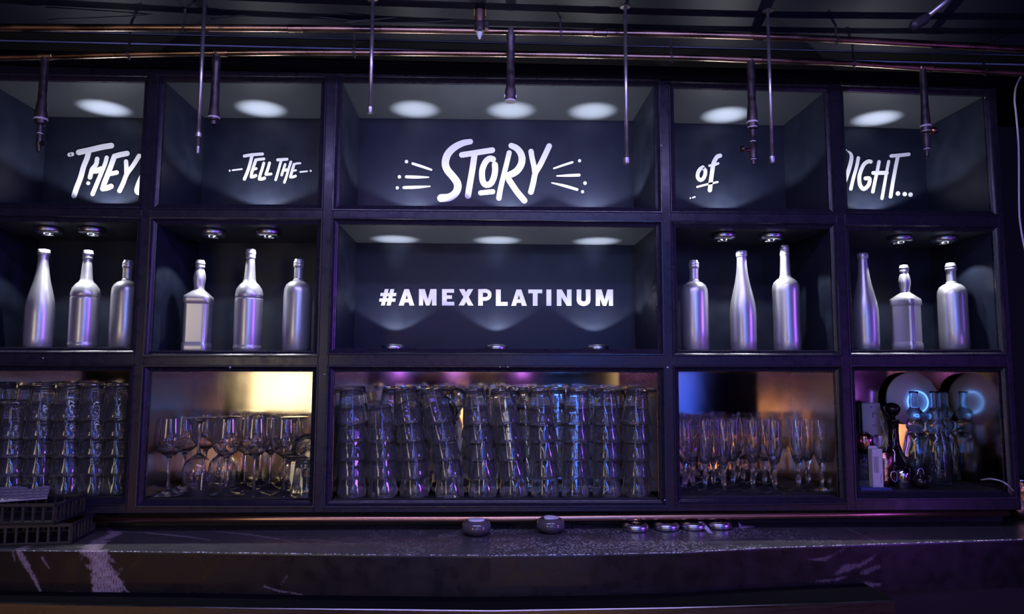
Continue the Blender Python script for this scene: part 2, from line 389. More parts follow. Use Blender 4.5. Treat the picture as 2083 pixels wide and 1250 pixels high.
lettering('wall_lettering', 'large white hand-drawn word STORY with short rays and dots on both sides', (800, 270), .12, [
    [([(1305, 153), (1180, 178), (1050, 242), (950, 330), (897, 430), (884, 540), (922, 640), (1010, 745), (1078, 840), (1093, 930), (1050, 1030), (950, 1098), (812, 1112)], 'taper', [92, 105, 115, 122, 125, 125, 125, 125, 128, 128, 128, 130, 132])],
    [([(1163, 378), (1350, 350), (1520, 322), (1678, 298)], 96), ([(1378, 370), (1342, 620), (1302, 850), (1266, 1072)], 104)],
    [([(1690, 452), (1630, 442), (1560, 505), (1508, 640), (1510, 790), (1545, 870), (1603, 885), (1662, 850), (1708, 750), (1727, 630), (1722, 545)], 102)],
    [([(1480, 1022), (1685, 1002)], 84)],
    [([(2000, 222), (2085, 262), (2153, 340), (2183, 440), (2163, 550), (2093, 650), (2003, 705), (1910, 735)], 'taper', [95, 105, 112, 118, 118, 118, 112, 100]), ([(1965, 342), (1923, 520), (1863, 760), (1818, 950), (1790, 1110)], 86), ([(1960, 800), (2033, 910), (2110, 1020), (2222, 1152)], 100)],
    [([(2335, 320), (2353, 430), (2383, 560), (2400, 670)], 90), ([(2643, 228), (2563, 400), (2483, 560), (2408, 690), (2373, 850), (2333, 1007)], 94)],
    [([(224, 492)], 'dot', 60)], [([(104, 750)], 'dot', 58)], [([(68, 937)], 'dot', 52)],
    [([(330, 525), (490, 577), (645, 630)], 'taper', [44, 46, 34])], [([(222, 750), (400, 755), (600, 757)], 'taper', [50, 50, 20])], [([(180, 932), (400, 925), (620, 911)], 'taper', [46, 48, 20])],
    [([(2723, 607), (2880, 553), (3035, 503)], 'taper', [30, 38, 40])], [([(2773, 735), (2960, 728), (3150, 720)], 'taper', [22, 44, 50])], [([(2688, 852), (2910, 905), (3115, 965)], 'taper', [20, 46, 44])],
    [([(3158, 477)], 'dot', 56)], [([(3250, 857)], 'dot', 58)], [([(3208, 1003)], 'dot', 50)]])
lettering('wall_lettering', 'small white underlined word of in the fourth compartment of the top row', (1390, 300), .088, [
    [([(450, 462), (385, 505), (335, 600), (335, 700), (390, 755), (455, 725), (500, 640), (508, 550), (488, 505)], 88)],
    [([(848, 192), (780, 220), (722, 310), (690, 400), (660, 600), (632, 800), (612, 990)], 98), ([(605, 425), (700, 410), (802, 372)], 60)],
    [([(320, 915), (570, 850), (790, 802)], 46)],
    [([(220, 1162), (265, 1147)], 34)], [([(162, 1175)], 'dot', 36)]])
lettering('wall_lettering', 'white hand-drawn word NIGHT with three dots, its N partly behind the post', (1710, 290), .104, [
    [([(138, 168), (195, 220), (212, 300), (190, 420), (150, 560), (100, 720), (50, 850)], 'taper', [22, 56, 74, 80, 80, 74, 60])],
    [([(113, 147)], 'dot', 26)],
    [([(345, 303), (310, 480), (250, 690), (198, 908)], 68)],
    [([(588, 376), (540, 372), (460, 425), (400, 540), (363, 680), (378, 830), (445, 910), (525, 860), (563, 780), (560, 705), (485, 703)], 76)],
    [([(750, 378), (715, 560), (670, 760), (628, 965)], 66), ([(638, 597), (900, 595)], 78), ([(938, 373), (900, 560), (850, 850), (806, 1095)], 60)],
    [([(990, 264), (1170, 250), (1332, 232)], 70), ([(1118, 270), (1075, 480), (1020, 780), (975, 1060)], 72)],
    [([(1120, 1000)], 'dot', 88)], [([(1253, 1010)], 'dot', 86)], [([(1367, 1022)], 'dot', 88)]])
def rc(a, b, c, d): return ([(a, b), (c, b), (c, d), (a, d)], 'poly')
def pg(*p): return (list(p), 'poly')
k8 = .1248/.12
def s8(L):
    out = []
    for s in L:
        out.append(([((240+a*.1248)/.12, b*k8) for a, b in s[0]],)+tuple((x if isinstance(x, str) else x*k8) for x in s[1:]))
    return out
lettering('wall_lettering', 'line of white bold block capitals behind a hash sign on the dark panel', (760, 570), .12, [
    [pg((120, 218), (388, 218), (380, 275), (112, 275)), pg((100, 312), (375, 312), (368, 368), (95, 368)), pg((190, 155), (255, 155), (190, 433), (125, 433)), pg((285, 155), (352, 155), (290, 433), (220, 433))],
    [pg((522, 155), (590, 155), (510, 433), (425, 433)), pg((535, 155), (602, 155), (692, 433), (610, 433)), rc(498, 322, 622, 382)],
    [pg((768, 155), (850, 155), (838, 433), (768, 433)), pg((985, 155), (1066, 155), (1066, 433), (990, 433)), pg((785, 155), (868, 155), (948, 433), (888, 433)), pg((965, 155), (1045, 155), (948, 433), (888, 433))],
    [rc(1160, 155, 1240, 433), rc(1160, 155, 1363, 217), rc(1160, 260, 1328, 320), rc(1160, 370, 1367, 433)],
    [pg((1448, 155), (1538, 155), (1692, 433), (1602, 433)), pg((1598, 155), (1688, 155), (1532, 433), (1440, 433))],
    [rc(1773, 155, 1852, 435), ([(1835, 186), (1910, 186), (1958, 215), (1966, 255), (1953, 295), (1905, 320), (1835, 320)], 'butt', 64)],
    s8([rc(70, 155, 150, 421), rc(70, 358, 262, 421)]),
    s8([pg((405, 155), (468, 155), (398, 421), (320, 421)), pg((420, 155), (485, 155), (575, 421), (493, 421)), rc(385, 315, 510, 373)]),
    s8([rc(598, 155, 825, 216), rc(672, 155, 750, 421)]),
    s8([rc(893, 155, 973, 422)]),
    s8([rc(1063, 155, 1138, 422), rc(1228, 155, 1303, 422), pg((1063, 155), (1142, 155), (1303, 422), (1224, 422))]),
    s8([([(1424, 155), (1424, 250), (1424, 330), (1445, 368), (1500, 388), (1555, 368), (1573, 330), (1573, 250), (1573, 155)], 'butt', 76)]),
    s8([pg((1697, 155), (1775, 155), (1765, 422), (1697, 422)), pg((1905, 155), (1980, 155), (1980, 422), (1912, 422)), pg((1712, 155), (1792, 155), (1868, 422), (1812, 422)), pg((1887, 155), (1962, 155), (1868, 422), (1812, 422))])])

# ------------------------------------------------------------------ puck lights
def puck(loc, up, label, group, on=True, power=1.0, beam=True, ang=112):
    """round battery light; its lens faces up or down"""
    t = thing('puck_light', label, 'light', loc, group)
    s = 1 if up else -1
    body = MB().lathe([(0, 0), (.034, 0), (.038, .003), (.0395, .010), (.038, .017), (.033, .021), (.029, .022), (.027, .019)], 32).build('housing', satin, t, angle=40)
    ring = MB().lathe([(.0285, .0205), (.0275, .0225), (.0255, .0215), (.0245, .018)], 32).build('lens_ring', chrome, t, smooth=True)
    ln = MB().lathe([(0, .0185), (.012, .0185), (.0250, .0180)], 24).build('lens', lens_on if on else lens_off, t)
    if on: ln['label'] = 'glowing white lens'
    for k in range(3):
        a = 2*PI*k/3+.5; MB().lathe([(0, 0), (.0016, 0), (.0016, .0022), (0, .0026)], 8, (.010*math.cos(a), .010*math.sin(a), .0185)).build('led', lens_on if on else chrome, t)
    if not up: t.rotation_euler = (PI, 0, 0)
    if beam:
        p = Vector(loc)+Vector((0, 0, s*.026)); q = p+Vector((0, 0, s))
        spot('puck_core', p, q, (150 if up else 8)*power, PUCK, 29 if up else 60, 1.0, .006)
        spot('puck_beam', p, q, (8 if up else 5.5)*power, PUCK, ang, .22, .004)
    return t
def cellz(r, c, X, top=True):
    (x0, x1), z = XE[c], ZE[r][c]; t = (X-x0)/(x1-x0)
    return z[0]*(1-t)+z[1]*t if top else z[3]*(1-t)+z[2]*t
words = ['leftmost', 'second', 'third', 'fourth', 'fifth', 'sixth', 'seventh', 'rightmost']
for i, (u, c) in enumerate([(98, 0), (187, 0), (433, 1), (546, 1), (1471, 3), (1567, 3), (1830, 4), (1920, 4)]):
    p = PY(u, 470, .085)
    where = {0: 'far left', 1: 'second', 3: 'fourth', 4: 'far right'}[c]
    puck((p.x, .085, cellz(1, c, p.x)-.0008), False, '%s round light under the top of the %s bottle compartment' % (['left', 'right'][i % 2], where), 'ceiling puck lights above the bottles', power=.55)
for i, u in enumerate((800, 1010, 1215)):
    p = PY(u, 700, .245)
    puck((p.x, .245, cellz(1, 2, p.x, False)+.0005), True, '%s upward round light on the floor of the hashtag compartment' % ['left', 'middle', 'right'][i], 'upward puck lights below the hashtag', power=.35)
for i, (u, v, c) in enumerate([(205, 217, 0), (527, 217, 1), (843, 222, 2), (1040, 228, 2), (1207, 222, 2), (1480, 223, 3), (1790, 232, 4)]):
    X = PY(u, v, .2).x
    Y = .222
    puck((X, Y, cellz(0, c, X, False)+.0005), True, 'upward round light hidden behind the sill below the %s' % ['word THEY', 'words TELL THE', 'rays left of STORY', 'middle of STORY', 'end of STORY', 'word of', 'word NIGHT'][i], 'upward puck lights behind the top row sills', power=.46 if c != 2 else .40, ang=134)

# ------------------------------------------------------------------ silver bottles
def rounded(side, r0):      # square section with rounded corners
    def fn(r, z, t):
        k = side(z)
        if k <= 0: return r
        c = max(abs(math.cos(t)), abs(math.sin(t))); sq = r/c
        return (1-k)*r+k*min(sq, r*1.26)
    return fn
BT = {
 'wine': ([(0, .004), (.022, 0), (.036, .001), (.039, .006), (.0395, .03), (.040, .10), (.039, .125), (.0355, .150), (.029, .178), (.0225, .205), (.018, .232), (.0155, .255), (.0145, .275), (.0145, .283), (.0165, .284), (.0170, .292), (.0165, .300), (.0145, .302), (0, .302)], None),
 'liquor': ([(0, .004), (.028, 0), (.038, .001), (.0405, .006), (.0410, .014), (.0395, .017), (.0400, .020), (.0405, .06), (.0408, .150), (.0408, .154), (.0392, .156), (.0408, .158), (.0405, .168), (.037, .183), (.028, .196), (.0205, .203), (.0170, .212), (.0150, .240), (.0128, .268), (.0124, .272), (.0142, .274), (.0146, .279), (.0138, .282), (.0142, .286), (.0142, .298), (.0128, .301), (0, .301)], None),
 'cylinder': ([(0, .004), (.028, 0), (.039, .001), (.0425, .006), (.0425, .06), (.0420, .168), (.0405, .182), (.0350, .194), (.0250, .202), (.0165, .205), (.0160, .209), (.0138, .211), (.0138, .242), (.0140, .244), (.0160, .246), (.0165, .252), (.0150, .256), (.0142, .258), (.0142, .266), (.0125, .269), (0, .269)], None),
 'tall': ([(0, .004), (.028, 0), (.038, .001), (.0410, .006), (.0415, .03), (.0400, .09), (.0410, .18), (.0405, .198), (.036, .210), (.027, .219), (.0195, .224), (.0168, .232), (.0150, .262), (.0135, .288), (.0135, .293), (.0145, .295), (.0145, .301), (.0130, .304), (.0138, .306), (.0138, .312), (.0125, .313), (.0130, .322), (.0118, .325), (0, .325)], None),
 'square': ([(0, .004), (.030, 0), (.0375, .002), (.0385, .008), (.0385, .022), (.0365, .026), (.0362, .030), (.0362, .145), (.0368, .149), (.0390, .152), (.0390, .166), (.0375, .172), (.0270, .184), (.0175, .192), (.0150, .196), (.0155, .206), (.0180, .222), (.0185, .232), (.0165, .246), (.0135, .256), (.0120, .259), (.0120, .262), (.0142, .264), (.0146, .270), (.0132, .274), (.0132, .284), (.0118, .287), (0, .287)],
            rounded(lambda z: 1.0 if z < .172 else max(0, 1-(z-.172)/.02), 0)),
}
BMESH = {}
for k, (pf, fn) in BT.items():
    mb = MB().lathe(pf, 64 if fn else 48, fn=fn); me = mb.mesh(k+'_bottle')
    me.materials.append(silver)
    for p in me.polygons: p.use_smooth = True
    me.set_sharp_from_angle(angle=math.radians(42)); BMESH[k] = me
bots = [(0, 77, 508, 'wine', 'slope-shouldered silver wine bottle, leftmost in the far left compartment', 0), (0, 168, 510, 'liquor', 'silver round-shouldered spirit bottle between two others, far left compartment', 0), (0, 252, 530, 'cylinder', 'short silver cylindrical bottle half hidden by the first post', 0),
        (1, 400, 530, 'square', 'square silver bottle with bulging neck beside two round bottles, second compartment', .12), (1, 503, 508, 'liquor', 'tall silver spirit bottle in the middle of the second compartment', 0), (1, 603, 528, 'cylinder', 'short silver cylindrical bottle at the right of the second compartment', 0),
        (3, 1414, 530, 'cylinder', 'short silver cylindrical bottle left of the wine bottle, fourth compartment', 0), (3, 1513, 511, 'wine', 'slope-shouldered silver wine bottle in the middle of the fourth compartment', 0), (3, 1602, 500, 'tall', 'tallest silver bottle with tapered neck, right in the fourth compartment', 0),
        (4, 1762, 516, 'wine', 'slim silver wine bottle beside the post, far right compartment', 0), (4, 1846, 540, 'square', 'square silver bottle turned corner forward, far right compartment', -.98), (4, 1942, 536, 'cylinder', 'short silver cylindrical bottle, last at the far right', 0)]
for c, u, vt, kind, lab, rz in bots:
    Y = .10; p = PY(u, 700, Y); zf = cellz(1, c, p.x, False)+.0005; pt = PY(u, vt, Y)
    h = max(q[1] for q in BT[kind][0]); sc = (pt.z-zf)/h
    o = bpy.data.objects.new(kind.replace('square', 'square_spirit').replace('tall', 'tall_spirit').replace('liquor', 'spirit')+'_bottle', BMESH[kind]); COL.objects.link(o)
    o.location = (p.x, Y, zf); o.scale = (min(1.04, sc*1.0),)*2+(sc,); o.rotation_euler = (0, 0, rz)
    tag(o, lab, 'bottle', 'silver painted bottles on the middle shelf')
    th = h
    r = {'wine': .0172, 'liquor': .0150, 'cylinder': .0160, 'tall': .0142, 'square': .0148}[kind]
    MB().lathe([(r-.0012, 0), (r, .0015), (r+.0003, .0075), (r-.0008, .0095), (r-.003, .010)], 28).build('neck_ring', silver, o, smooth=True, loc=(0, 0, th-.016))

# ------------------------------------------------------------------ glasses
def glass_mesh(name, outer, inner, seg=40, fn=None, fni=None, m=glass):
    mb = MB(); mb.lathe(outer, seg, fn=fn); k = len(outer)
    me_o = MB().lathe(outer+inner[::-1], seg, fn=fn)
    me = me_o.mesh(name); me.materials.append(m)
    for p in me.polygons: p.use_smooth = True
    me.set_sharp_from_angle(angle=math.radians(60))
    return me
H = .112
def facet(r, z, t):
    n = 10; a = 2*PI/n; q = (t % a)-a/2
    k = 1.0 if z < .072 else max(0, 1-(z-.072)/.012)
    f = math.cos(a/2)/math.cos(q)*1.02
    return r*((1-k)+k*f)
touter = [(0, 0), (.026, 0), (.0305, .0015), (.0325, .006), (.0345, .02), (.0372, .045), (.0400, .072), (.0425, .084), (.0448, .100), (.0458, .1115), (.0452, H)]
tinner = [(0, .011), (.024, .011), (.0285, .015), (.0310, .03), (.0345, .05), (.0375, .072), (.0402, .085), (.0428, .100), (.0440, .1115)]
TUMB = glass_mesh('tumbler', touter, tinner, 60, facet)
BASEM = MB().lathe([(0, .0008), (.024, .0008), (.0245, .004), (.0235, .0095), (0, .0095)], 20).mesh('tumbler_base')
BASEM.materials.append(glass)
for p in BASEM.polygons: p.use_smooth = True
def tumbler(loc, rot, label, group):
    o = bpy.data.objects.new('tumbler', TUMB); COL.objects.link(o); o.location = loc; o.rotation_euler = rot
    tag(o, label, 'glass', group)
    return o
PITCH = .0548
ordn = ['leftmost', 'second', 'third', 'fourth', 'fifth', 'sixth', 'seventh', 'eighth', 'ninth', 'tenth', 'eleventh']
layer = ['bottom', 'second lowest', 'middle', 'second highest', 'top']
def stack(u, c, Y, utop, n, label_fn, group, vtop=800, dyt=0):
    X0 = PY(u, 1000, Y).x; X1 = PY(utop, vtop, Y).x; zf = cellz(2, c, X0, False)+.0036
    h = (n-1)*PITCH+H; dx = X1-X0; pos = []
    for k in range(n):
        s = (k*PITCH)/h; off = dx*s**1.6; sl = dx*1.6*max(s, 1e-4)**.6/h
        a = math.atan(sl)
        # the rim (lower end of an upturned glass) sits at zf + k*PITCH; the mesh origin is its base, so flip over
        z = zf+k*PITCH; rimc = Vector((X0+off, Y+dyt*s*s, z+abs(math.sin(a))*.004*(k > 0)))
        top = rimc+Vector((math.sin(a), 0, math.cos(a)))*H
        tumbler(top, (PI, a, random.uniform(0, 1)) if False else (PI, a, 0), label_fn(k, n), group)
        bpy.context.scene.objects  # keep order
# rotation: x flip by pi then tilt in the x-z plane
fs = [(715, 714, 5), (778, 772, 4), (843, 820, 5), (915, 872, 5), (982, 961, 5), (1045, 1016, 5), (1109, 1095, 5), (1170, 1175, 5), (1234, 1231, 5), (1294, 1295, 5)]
for i, (u, ut, n) in enumerate(fs):
    stack(u, 2, .060+random.uniform(-.004, .004), ut, n, lambda k, n, i=i: '%s tumbler in the %s front stack, wide middle compartment' % (layer[k] if k < n-1 else 'top', ordn[i]+(' from left' if i else '')), 'upturned tumblers in the wide middle compartment')
for i, (u, ut) in enumerate([(726, 722), (790, 800), (848, 862), (905, 900), (962, 975), (1018, 1040), (1075, 1070), (1135, 1128), (1195, 1206), (1252, 1250), (1305, 1308)]):
    stack(u, 2, .160+random.uniform(-.006, .006), ut, 5 if i % 4 != 3 else 5, lambda k, n, i=i: '%s tumbler in the %s back stack, wide middle compartment' % (layer[k], ordn[i]+(' from left' if i else '')), 'upturned tumblers in the wide middle compartment')
for i, (u, ut, n) in enumerate([(22, 30, 4), (76, 88, 5), (135, 140, 5), (190, 187, 5), (236, 238, 5)]):
    stack(u, 0, .065, ut, n, lambda k, n, i=i: '%s tumbler in the %s front stack, dark lower left compartment' % (layer[k], ordn[i]+(' from left' if i else '')), 'upturned tumblers in the lower left compartment')
for i, (u, ut, n) in enumerate([(5, 8, 5), (58, 60, 5), (110, 108, 5), (160, 166, 5), (212, 214, 5), (262, 262, 5)]):
    stack(u, 0, .165, ut, n, lambda k, n, i=i: '%s tumbler in the %s back stack, dark lower left compartment' % (layer[k], ordn[i]+(' from left' if i else '')), 'upturned tumblers in the lower left compartment')
# loose tilted glasses lying across the stacks
for j, (u, v, Y, rot, lab) in enumerate([(820, 806, .155, (PI/2+.5, .3, .5), 'tilted tumbler lying across the tops of the stacks, left of the middle compartment'), (935, 806, .20, (PI/2+.4, -.3, -.6), 'tilted tumbler lying across the tops behind the fourth front stack')]):
    tumbler(PY(u, v, Y), rot, lab, 'upturned tumblers in the wide middle compartment')

wo = [(0, .0), (.040, .0), (.0445, .0012), (.0440, .0030), (.026, .0062), (.010, .0125), (.0052, .022), (.0040, .045), (.0040, .085), (.0052, .106), (.0085, .114), (.020, .1215), (.033, .132), (.0425, .146), (.0455, .161), (.0450, .178), (.0425, .200), (.0400, .222), (.0392, .2300)]
wi = [(0, .1185), (.010, .1195), (.020, .1240), (.032, .1345), (.0410, .1475), (.0440, .161), (.0436, .178), (.0412, .200), (.0388, .222), (.0381, .2298)]
WINE = glass_mesh('wine_glass', wo, wi, 48, m=glass2)
fo = [(0, 0), (.0290, 0), (.0320, .0010), (.0315, .0024), (.018, .0055), (.008, .011), (.0050, .019), (.0068, .030), (.0082, .040), (.0062, .052), (.0050, .066), (.0065, .078), (.0120, .092), (.0190, .112), (.0242, .138), (.0265, .165), (.0268, .190), (.0262, .212), (.0258, .2250)]
fi = [(0, .0900), (.0060, .0925), (.0120, .1010), (.0182, .118), (.0230, .140), (.0252, .165), (.0256, .190), (.0250, .212), (.0247, .2248)]
def flute_f(r, z, t): return r*(1+(.05*math.cos(9*t) if z < .10 else 0))
FLUTE = glass_mesh('champagne_flute', fo, fi, 45, flute_f, m=glass2)
def stem(me, name, u, Y, c, label, group, up=True, h=.23):
    X = PY(u, 1000, Y).x; zf = cellz(2, c, X, False)+.0037
    o = bpy.data.objects.new(name, me); COL.objects.link(o)
    o.location = (X, Y, zf if up else zf+h); 
    if not up: o.rotation_euler = (PI, 0, 0)
    o.rotation_euler.z = random.uniform(0, 3)
    return tag(o, label, 'glass', group)
W1 = 'stemmed glasses in the compartment with the lit brass back'
for i, u in enumerate((341, 458, 516, 577)): stem(WINE, 'wine_glass', u, .065, 1, 'upright wine glass, %s in the front line of four' % ['leftmost', 'second', 'third', 'rightmost'][i], W1)
for i, u in enumerate((372, 497, 548)): stem(WINE, 'wine_glass', u, .160, 1, 'upright wine glass, %s of three in the second line' % ['leftmost', 'middle', 'rightmost'][i], W1)
for i, (u, Y) in enumerate(((401, .115), (453, .165), (596, .165))): stem(WINE, 'wine_glass', u, Y, 1, 'wine glass standing upside down, %s of the three upturned ones' % ['leftmost', 'middle', 'rightmost'][i], W1, False)
for i, u in enumerate((415, 470, 528, 574, 612)): stem(WINE, 'wine_glass', u, .258, 1, 'upright wine glass, %s of five along the brass back sheet' % ['leftmost', 'second', 'third', 'fourth', 'rightmost'][i], W1)
for u, Y, l in ((601, .12, 'left one'), (622, .05, 'right one')):
    p = PY(u, 1000, Y); o = tumbler((p.x, Y, cellz(2, 1, p.x, False)+.0036+H), (PI, 0, 0), 'upturned tumbler beside the wine glasses by the post, %s' % l, W1); 
o = tumbler((PY(612, 940, .085).x, .085, 1.19), (PI-.35, -.6, 0), 'tumbler leaning across two upturned tumblers beside the wine glasses', W1)
FG = 'champagne flutes in the blue-lit compartment'
rows = [(.050, (1473, 1577)), (.085, (1394, 1435, 1532, 1625, 1672)), (.135, (1410, 1452, 1492, 1556, 1645)), (.190, (1402, 1438, 1473, 1512, 1572)), (.245, (1400, 1434, 1467, 1501, 1536))]
for ri, (Y, us) in enumerate(rows):
    for i, u in enumerate(us):
        stem(FLUTE, 'champagne_flute', u, Y, 3, 'champagne flute, %s in the %s line of the flutes' % ((ordn[i]+' from left') if i else 'leftmost', ['foremost', 'second', 'third', 'fourth', 'rearmost'][ri]), FG)

# ------------------------------------------------------------------ lower right compartment
zE = cellz(2, 4, 1.3, False)+.0036
tr_ = PY(1775, 1001, .06); t = MB().box((1.170, .012, zE), (1.272, .10, zE+.006)).build('plastic_tray', bluetray, bevel=.002)
tag(t, 'small flat blue tray under the white card box, lower right compartment', 'tray')
MB().box((1.173, .015, zE+.006), (1.269, .018, zE+.009)).build('rim', bluetray, t)
# outlet plate
cp = PY(1773, 853, DEP-.01)
ot = thing('wall_outlet', 'white double wall outlet plate with a plugged-in pale cable', 'outlet', cp)
w_, h_ = .033, .056
MB().box((-w_, -.002, -h_), (w_, .006, h_)).build('cover_plate', whiteplast, ot, bevel=.003)
for z in (.02, -.022):
    f = MB().lathe([(0, 0), (.013, 0), (.014, .003), (0, .003)], 20).build('socket', whiteplast, ot); f.rotation_euler = (PI/2, 0, 0); f.location = (.006, -.002, z)
    for dx in (-.004, .004): MB().box((dx-.0008, -.0062, z-.004), (dx+.0008, -.0045, z+.004)).build('slot', rubber, f).location = (0, 0, 0)
for s_ in ot.children:
    for g in s_.children: g.parent = ot; g.location = (.006, 0, 0)
MB().box((-.0025, -.0045, .040), (.0025, -.002, .044)).build('switch', inkm, ot)
cb = MB().tube(smoothcurve([PY(1783, 843, .29), PY(1790, 850, .26), PY(1796, 868, .24), PY(1800, 888, .24), PY(1794, 905, .24), PY(1784, 912, .25), PY(1795, 918, .26)]), .0025, 8).build('power_cable', whiteplast, smooth=True)
tag(cb, 'pale looping cable plugged into the white wall outlet', 'cable')
MB().box(tuple(PY(1777, 850, .285)), tuple(PY(1777, 850, .285)+Vector((.016, .018, .012)))).build('plug', whiteplast, cb, bevel=.002)
# round white board with a blue neon ring
dc = PY(1853, 812, .288)
db = thing('round_neon_sign', 'round white disc with a glowing blue ring propped against the brass', 'sign', dc)
q = MB().lathe([(0, 0), (.090, 0), (.0925, .002), (.0925, .008), (.090, .010), (0, .010)], 64).build('disc', whiteplast, db, angle=40); q.rotation_euler = (PI/2, 0, 0)
rg = MB(); pts = [(.0365*math.cos(2*PI*k/48)+.013, -.018, .0365*math.sin(2*PI*k/48)-.010) for k in range(49)]
rg.tube(pts, .0028, 10, False).build('neon_ring', ringlit, db, smooth=True)['label'] = 'glowing blue ring tube'
# fluted glasses holding a copper pineapple cup
pineapple = thing('pineapple_cup', 'hammered copper cup shaped like a pineapple above fluted glasses', 'cup', (PY(1757, 870, .09).x, .09, PY(1757, 906, .09).z))
def pf_(r, z, t): return r*(1+.05*math.cos(6*t+z*180)*math.cos(6*t-z*180))
MB().lathe([(0, 0), (.010, 0), (.016, .004), (.0235, .018), (.0265, .032), (.0255, .046), (.020, .058), (.012, .063), (0, .063)], 48, fn=pf_).build('bowl', hammered, pineapple, smooth=True)
MB().lathe([(.012, .060), (.013, .064), (.010, .066)], 24).build('rim', copper, pineapple, smooth=True)
fg = MB().lathe([(0, 0), (.020, 0), (.022, .002), (.018, .012), (.021, .03), (.023, .06), (.0245, .100), (.024, .1005), (.0222, .06), (.019, .03), (.015, .016), (0, .014)], 48, fn=lambda r, z, t: r*(1+.05*math.cos(12*t))).mesh('fluted_glass'); fg.materials.append(glassb)
for p in fg.polygons: p.use_smooth = True
for k, (dx, dy, l) in enumerate(((-.004, 0, 'under the copper pineapple cup'), (.03, .06, 'behind the white card box'))):
    o = bpy.data.objects.new('fluted_glass', fg); COL.objects.link(o); o.location = (pineapple.location.x+dx, .09+dy, zE+.0065 if k == 0 else zE+.0005); tag(o, 'clear fluted glass standing %s' % l, 'glass')
pineapple.location.z = zE+.0065+.1008
# white card box
bx0 = PY(1783, 990, .05)
bxo = thing('card_box', 'narrow upright white card box with small printed lines', 'box', (bx0.x, .05, zE+.0065))
MB().box((-.0165, -.012, 0), (.0165, .012, .118)).build('carton', paper, bxo, bevel=.0006)
MB().prism([(-.0165, .012, .118), (.0165, .012, .118), (.0085, .012, .126), (-.0125, .012, .126)], 0, (0, -.001, 0)).build('flap', paper, bxo)
for k in range(4): MB().box((-.012+k*.004, -.0126, .045), (-.0105+k*.004, -.012, .095)).build('print_line', inkm, bxo)
MB().tube(smoothcurve([(.006, -.0125, .012), (.010, -.0125, .020), (.006, -.0125, .028), (.010, -.0125, .036), (.007, -.0125, .042)]), .0006, 6).build('signature_mark', inkm, bxo)
# copper mug, dark decanter, steel cup, little dark teapot
cm = PY(1808, 980, .10)
mug = thing('copper_mug', 'tall hammered copper mug right behind the white card box', 'mug', (cm.x+.004, .125, zE+.0005))
MB().lathe([(0, 0), (.026, 0), (.028, .002), (.027, .02), (.0265, .06), (.0285, .106), (.0275, .1065), (.0255, .06), (.025, .01), (0, .006)], 36).build('body', hammered, mug, smooth=True)
dk = PY(1826, 940, .17)
dec = thing('decanter', 'dark bulbous decanter with a round black stopper', 'decanter', (dk.x+.004, .195, zE+.0005))
MB().lathe([(0, 0), (.045, 0), (.052, .01), (.055, .035), (.045, .07), (.026, .10), (.018, .125), (.0165, .17), (.0185, .200), (.022, .203), (.020, .206), (0, .206)], 36).build('body', darkwood, dec, smooth=True)
MB().lathe([(0, .206), (.009, .206), (.0085, .216), (.018, .224), (.025, .236), (.0265, .246), (.020, .256), (.010, .262), (0, .263)], 28).build('stopper', darkwood, dec, smooth=True)
sc_ = PY(1834, 985, .06)
cup = thing('steel_cup', 'small shiny steel cup with a thin handle, beside the teapot', 'cup', (sc_.x, .055, zE+.0005))
MB().lathe([(0, 0), (.020, 0), (.0225, .002), (.0225, .04), (.0245, .062), (.0235, .062), (.0212, .04), (.021, .004), (0, .003)], 32).build('body', chrome, cup, smooth=True)
MB().tube(smoothcurve([(-.022, 0, .055), (-.034, 0, .050), (-.036, 0, .032), (-.023, 0, .018)]), .002, 8).build('handle', chrome, cup, smooth=True)
tp = PY(1877, 990, .05)
tea = thing('small_teapot', 'tiny dark shiny round teapot right of the steel cup', 'teapot', (tp.x, .06, zE+.0005))
MB().lathe([(0, 0), (.013, 0), (.020, .008), (.024, .020), (.021, .032), (.012, .039), (.012, .042), (0, .042)], 32).build('body', darkwood, tea, smooth=True)
MB().lathe([(0, .041), (.010, .042), (.006, .047), (.003, .049), (.0045, .053), (0, .056)], 20).build('lid', darkwood, tea, smooth=True)
MB().tube(smoothcurve([(.020, 0, .014), (.030, 0, .022), (.034, 0, .036)]), [.005]*12+[.003], 8).build('spout', darkwood, tea, smooth=True)
MB().tube(smoothcurve([(-.012, 0, .036), (-.004, 0, .058), (.008, 0, .058), (.013, 0, .038)]), .0015, 8).build('handle', chrome, tea, smooth=True)
# tall clear flasks with belled necks
fl_prof = [(0, 0), (.036, 0), (.041, .004), (.042, .03), (.040, .075), (.037, .100), (.030, .118), (.021, .128), (.020, .134), (.0275, .142), (.0285, .152), (.022, .162), (.0195, .168), (.0255, .176), (.026, .184), (.017, .192), (.0135, .200), (.0135, .232), (.0145, .238), (.0135, .239), (.0120, .232), (.0120, .2), (.02, .186), (.02, .176), (.017, .165), (.024, .152), (.016, .134), (.026, .116), (.036, .075), (.037, .006), (0, .005)]
fme = MB().lathe(fl_prof, 40).mesh('flask'); fme.materials.append(glassb)
for p in fme.polygons: p.use_smooth = True
for i, (u, Y, l) in enumerate(((1863, .19, 'in front of the glowing blue ring'), (1905, .13, 'nearest the front, right of the blue ring'), (1924, .225, 'rearmost by the side wall'))):
    o = bpy.data.objects.new('glass_flask', fme); COL.objects.link(o); p = PY(u, 900, Y); o.location = (p.x, Y, zE+.0005)
    tag(o, 'tall clear glass flask with ringed neck, %s' % l, 'flask', 'clear glass flasks'); o.scale = (1, 1, (PY(u, 797, Y).z-zE)/.239)

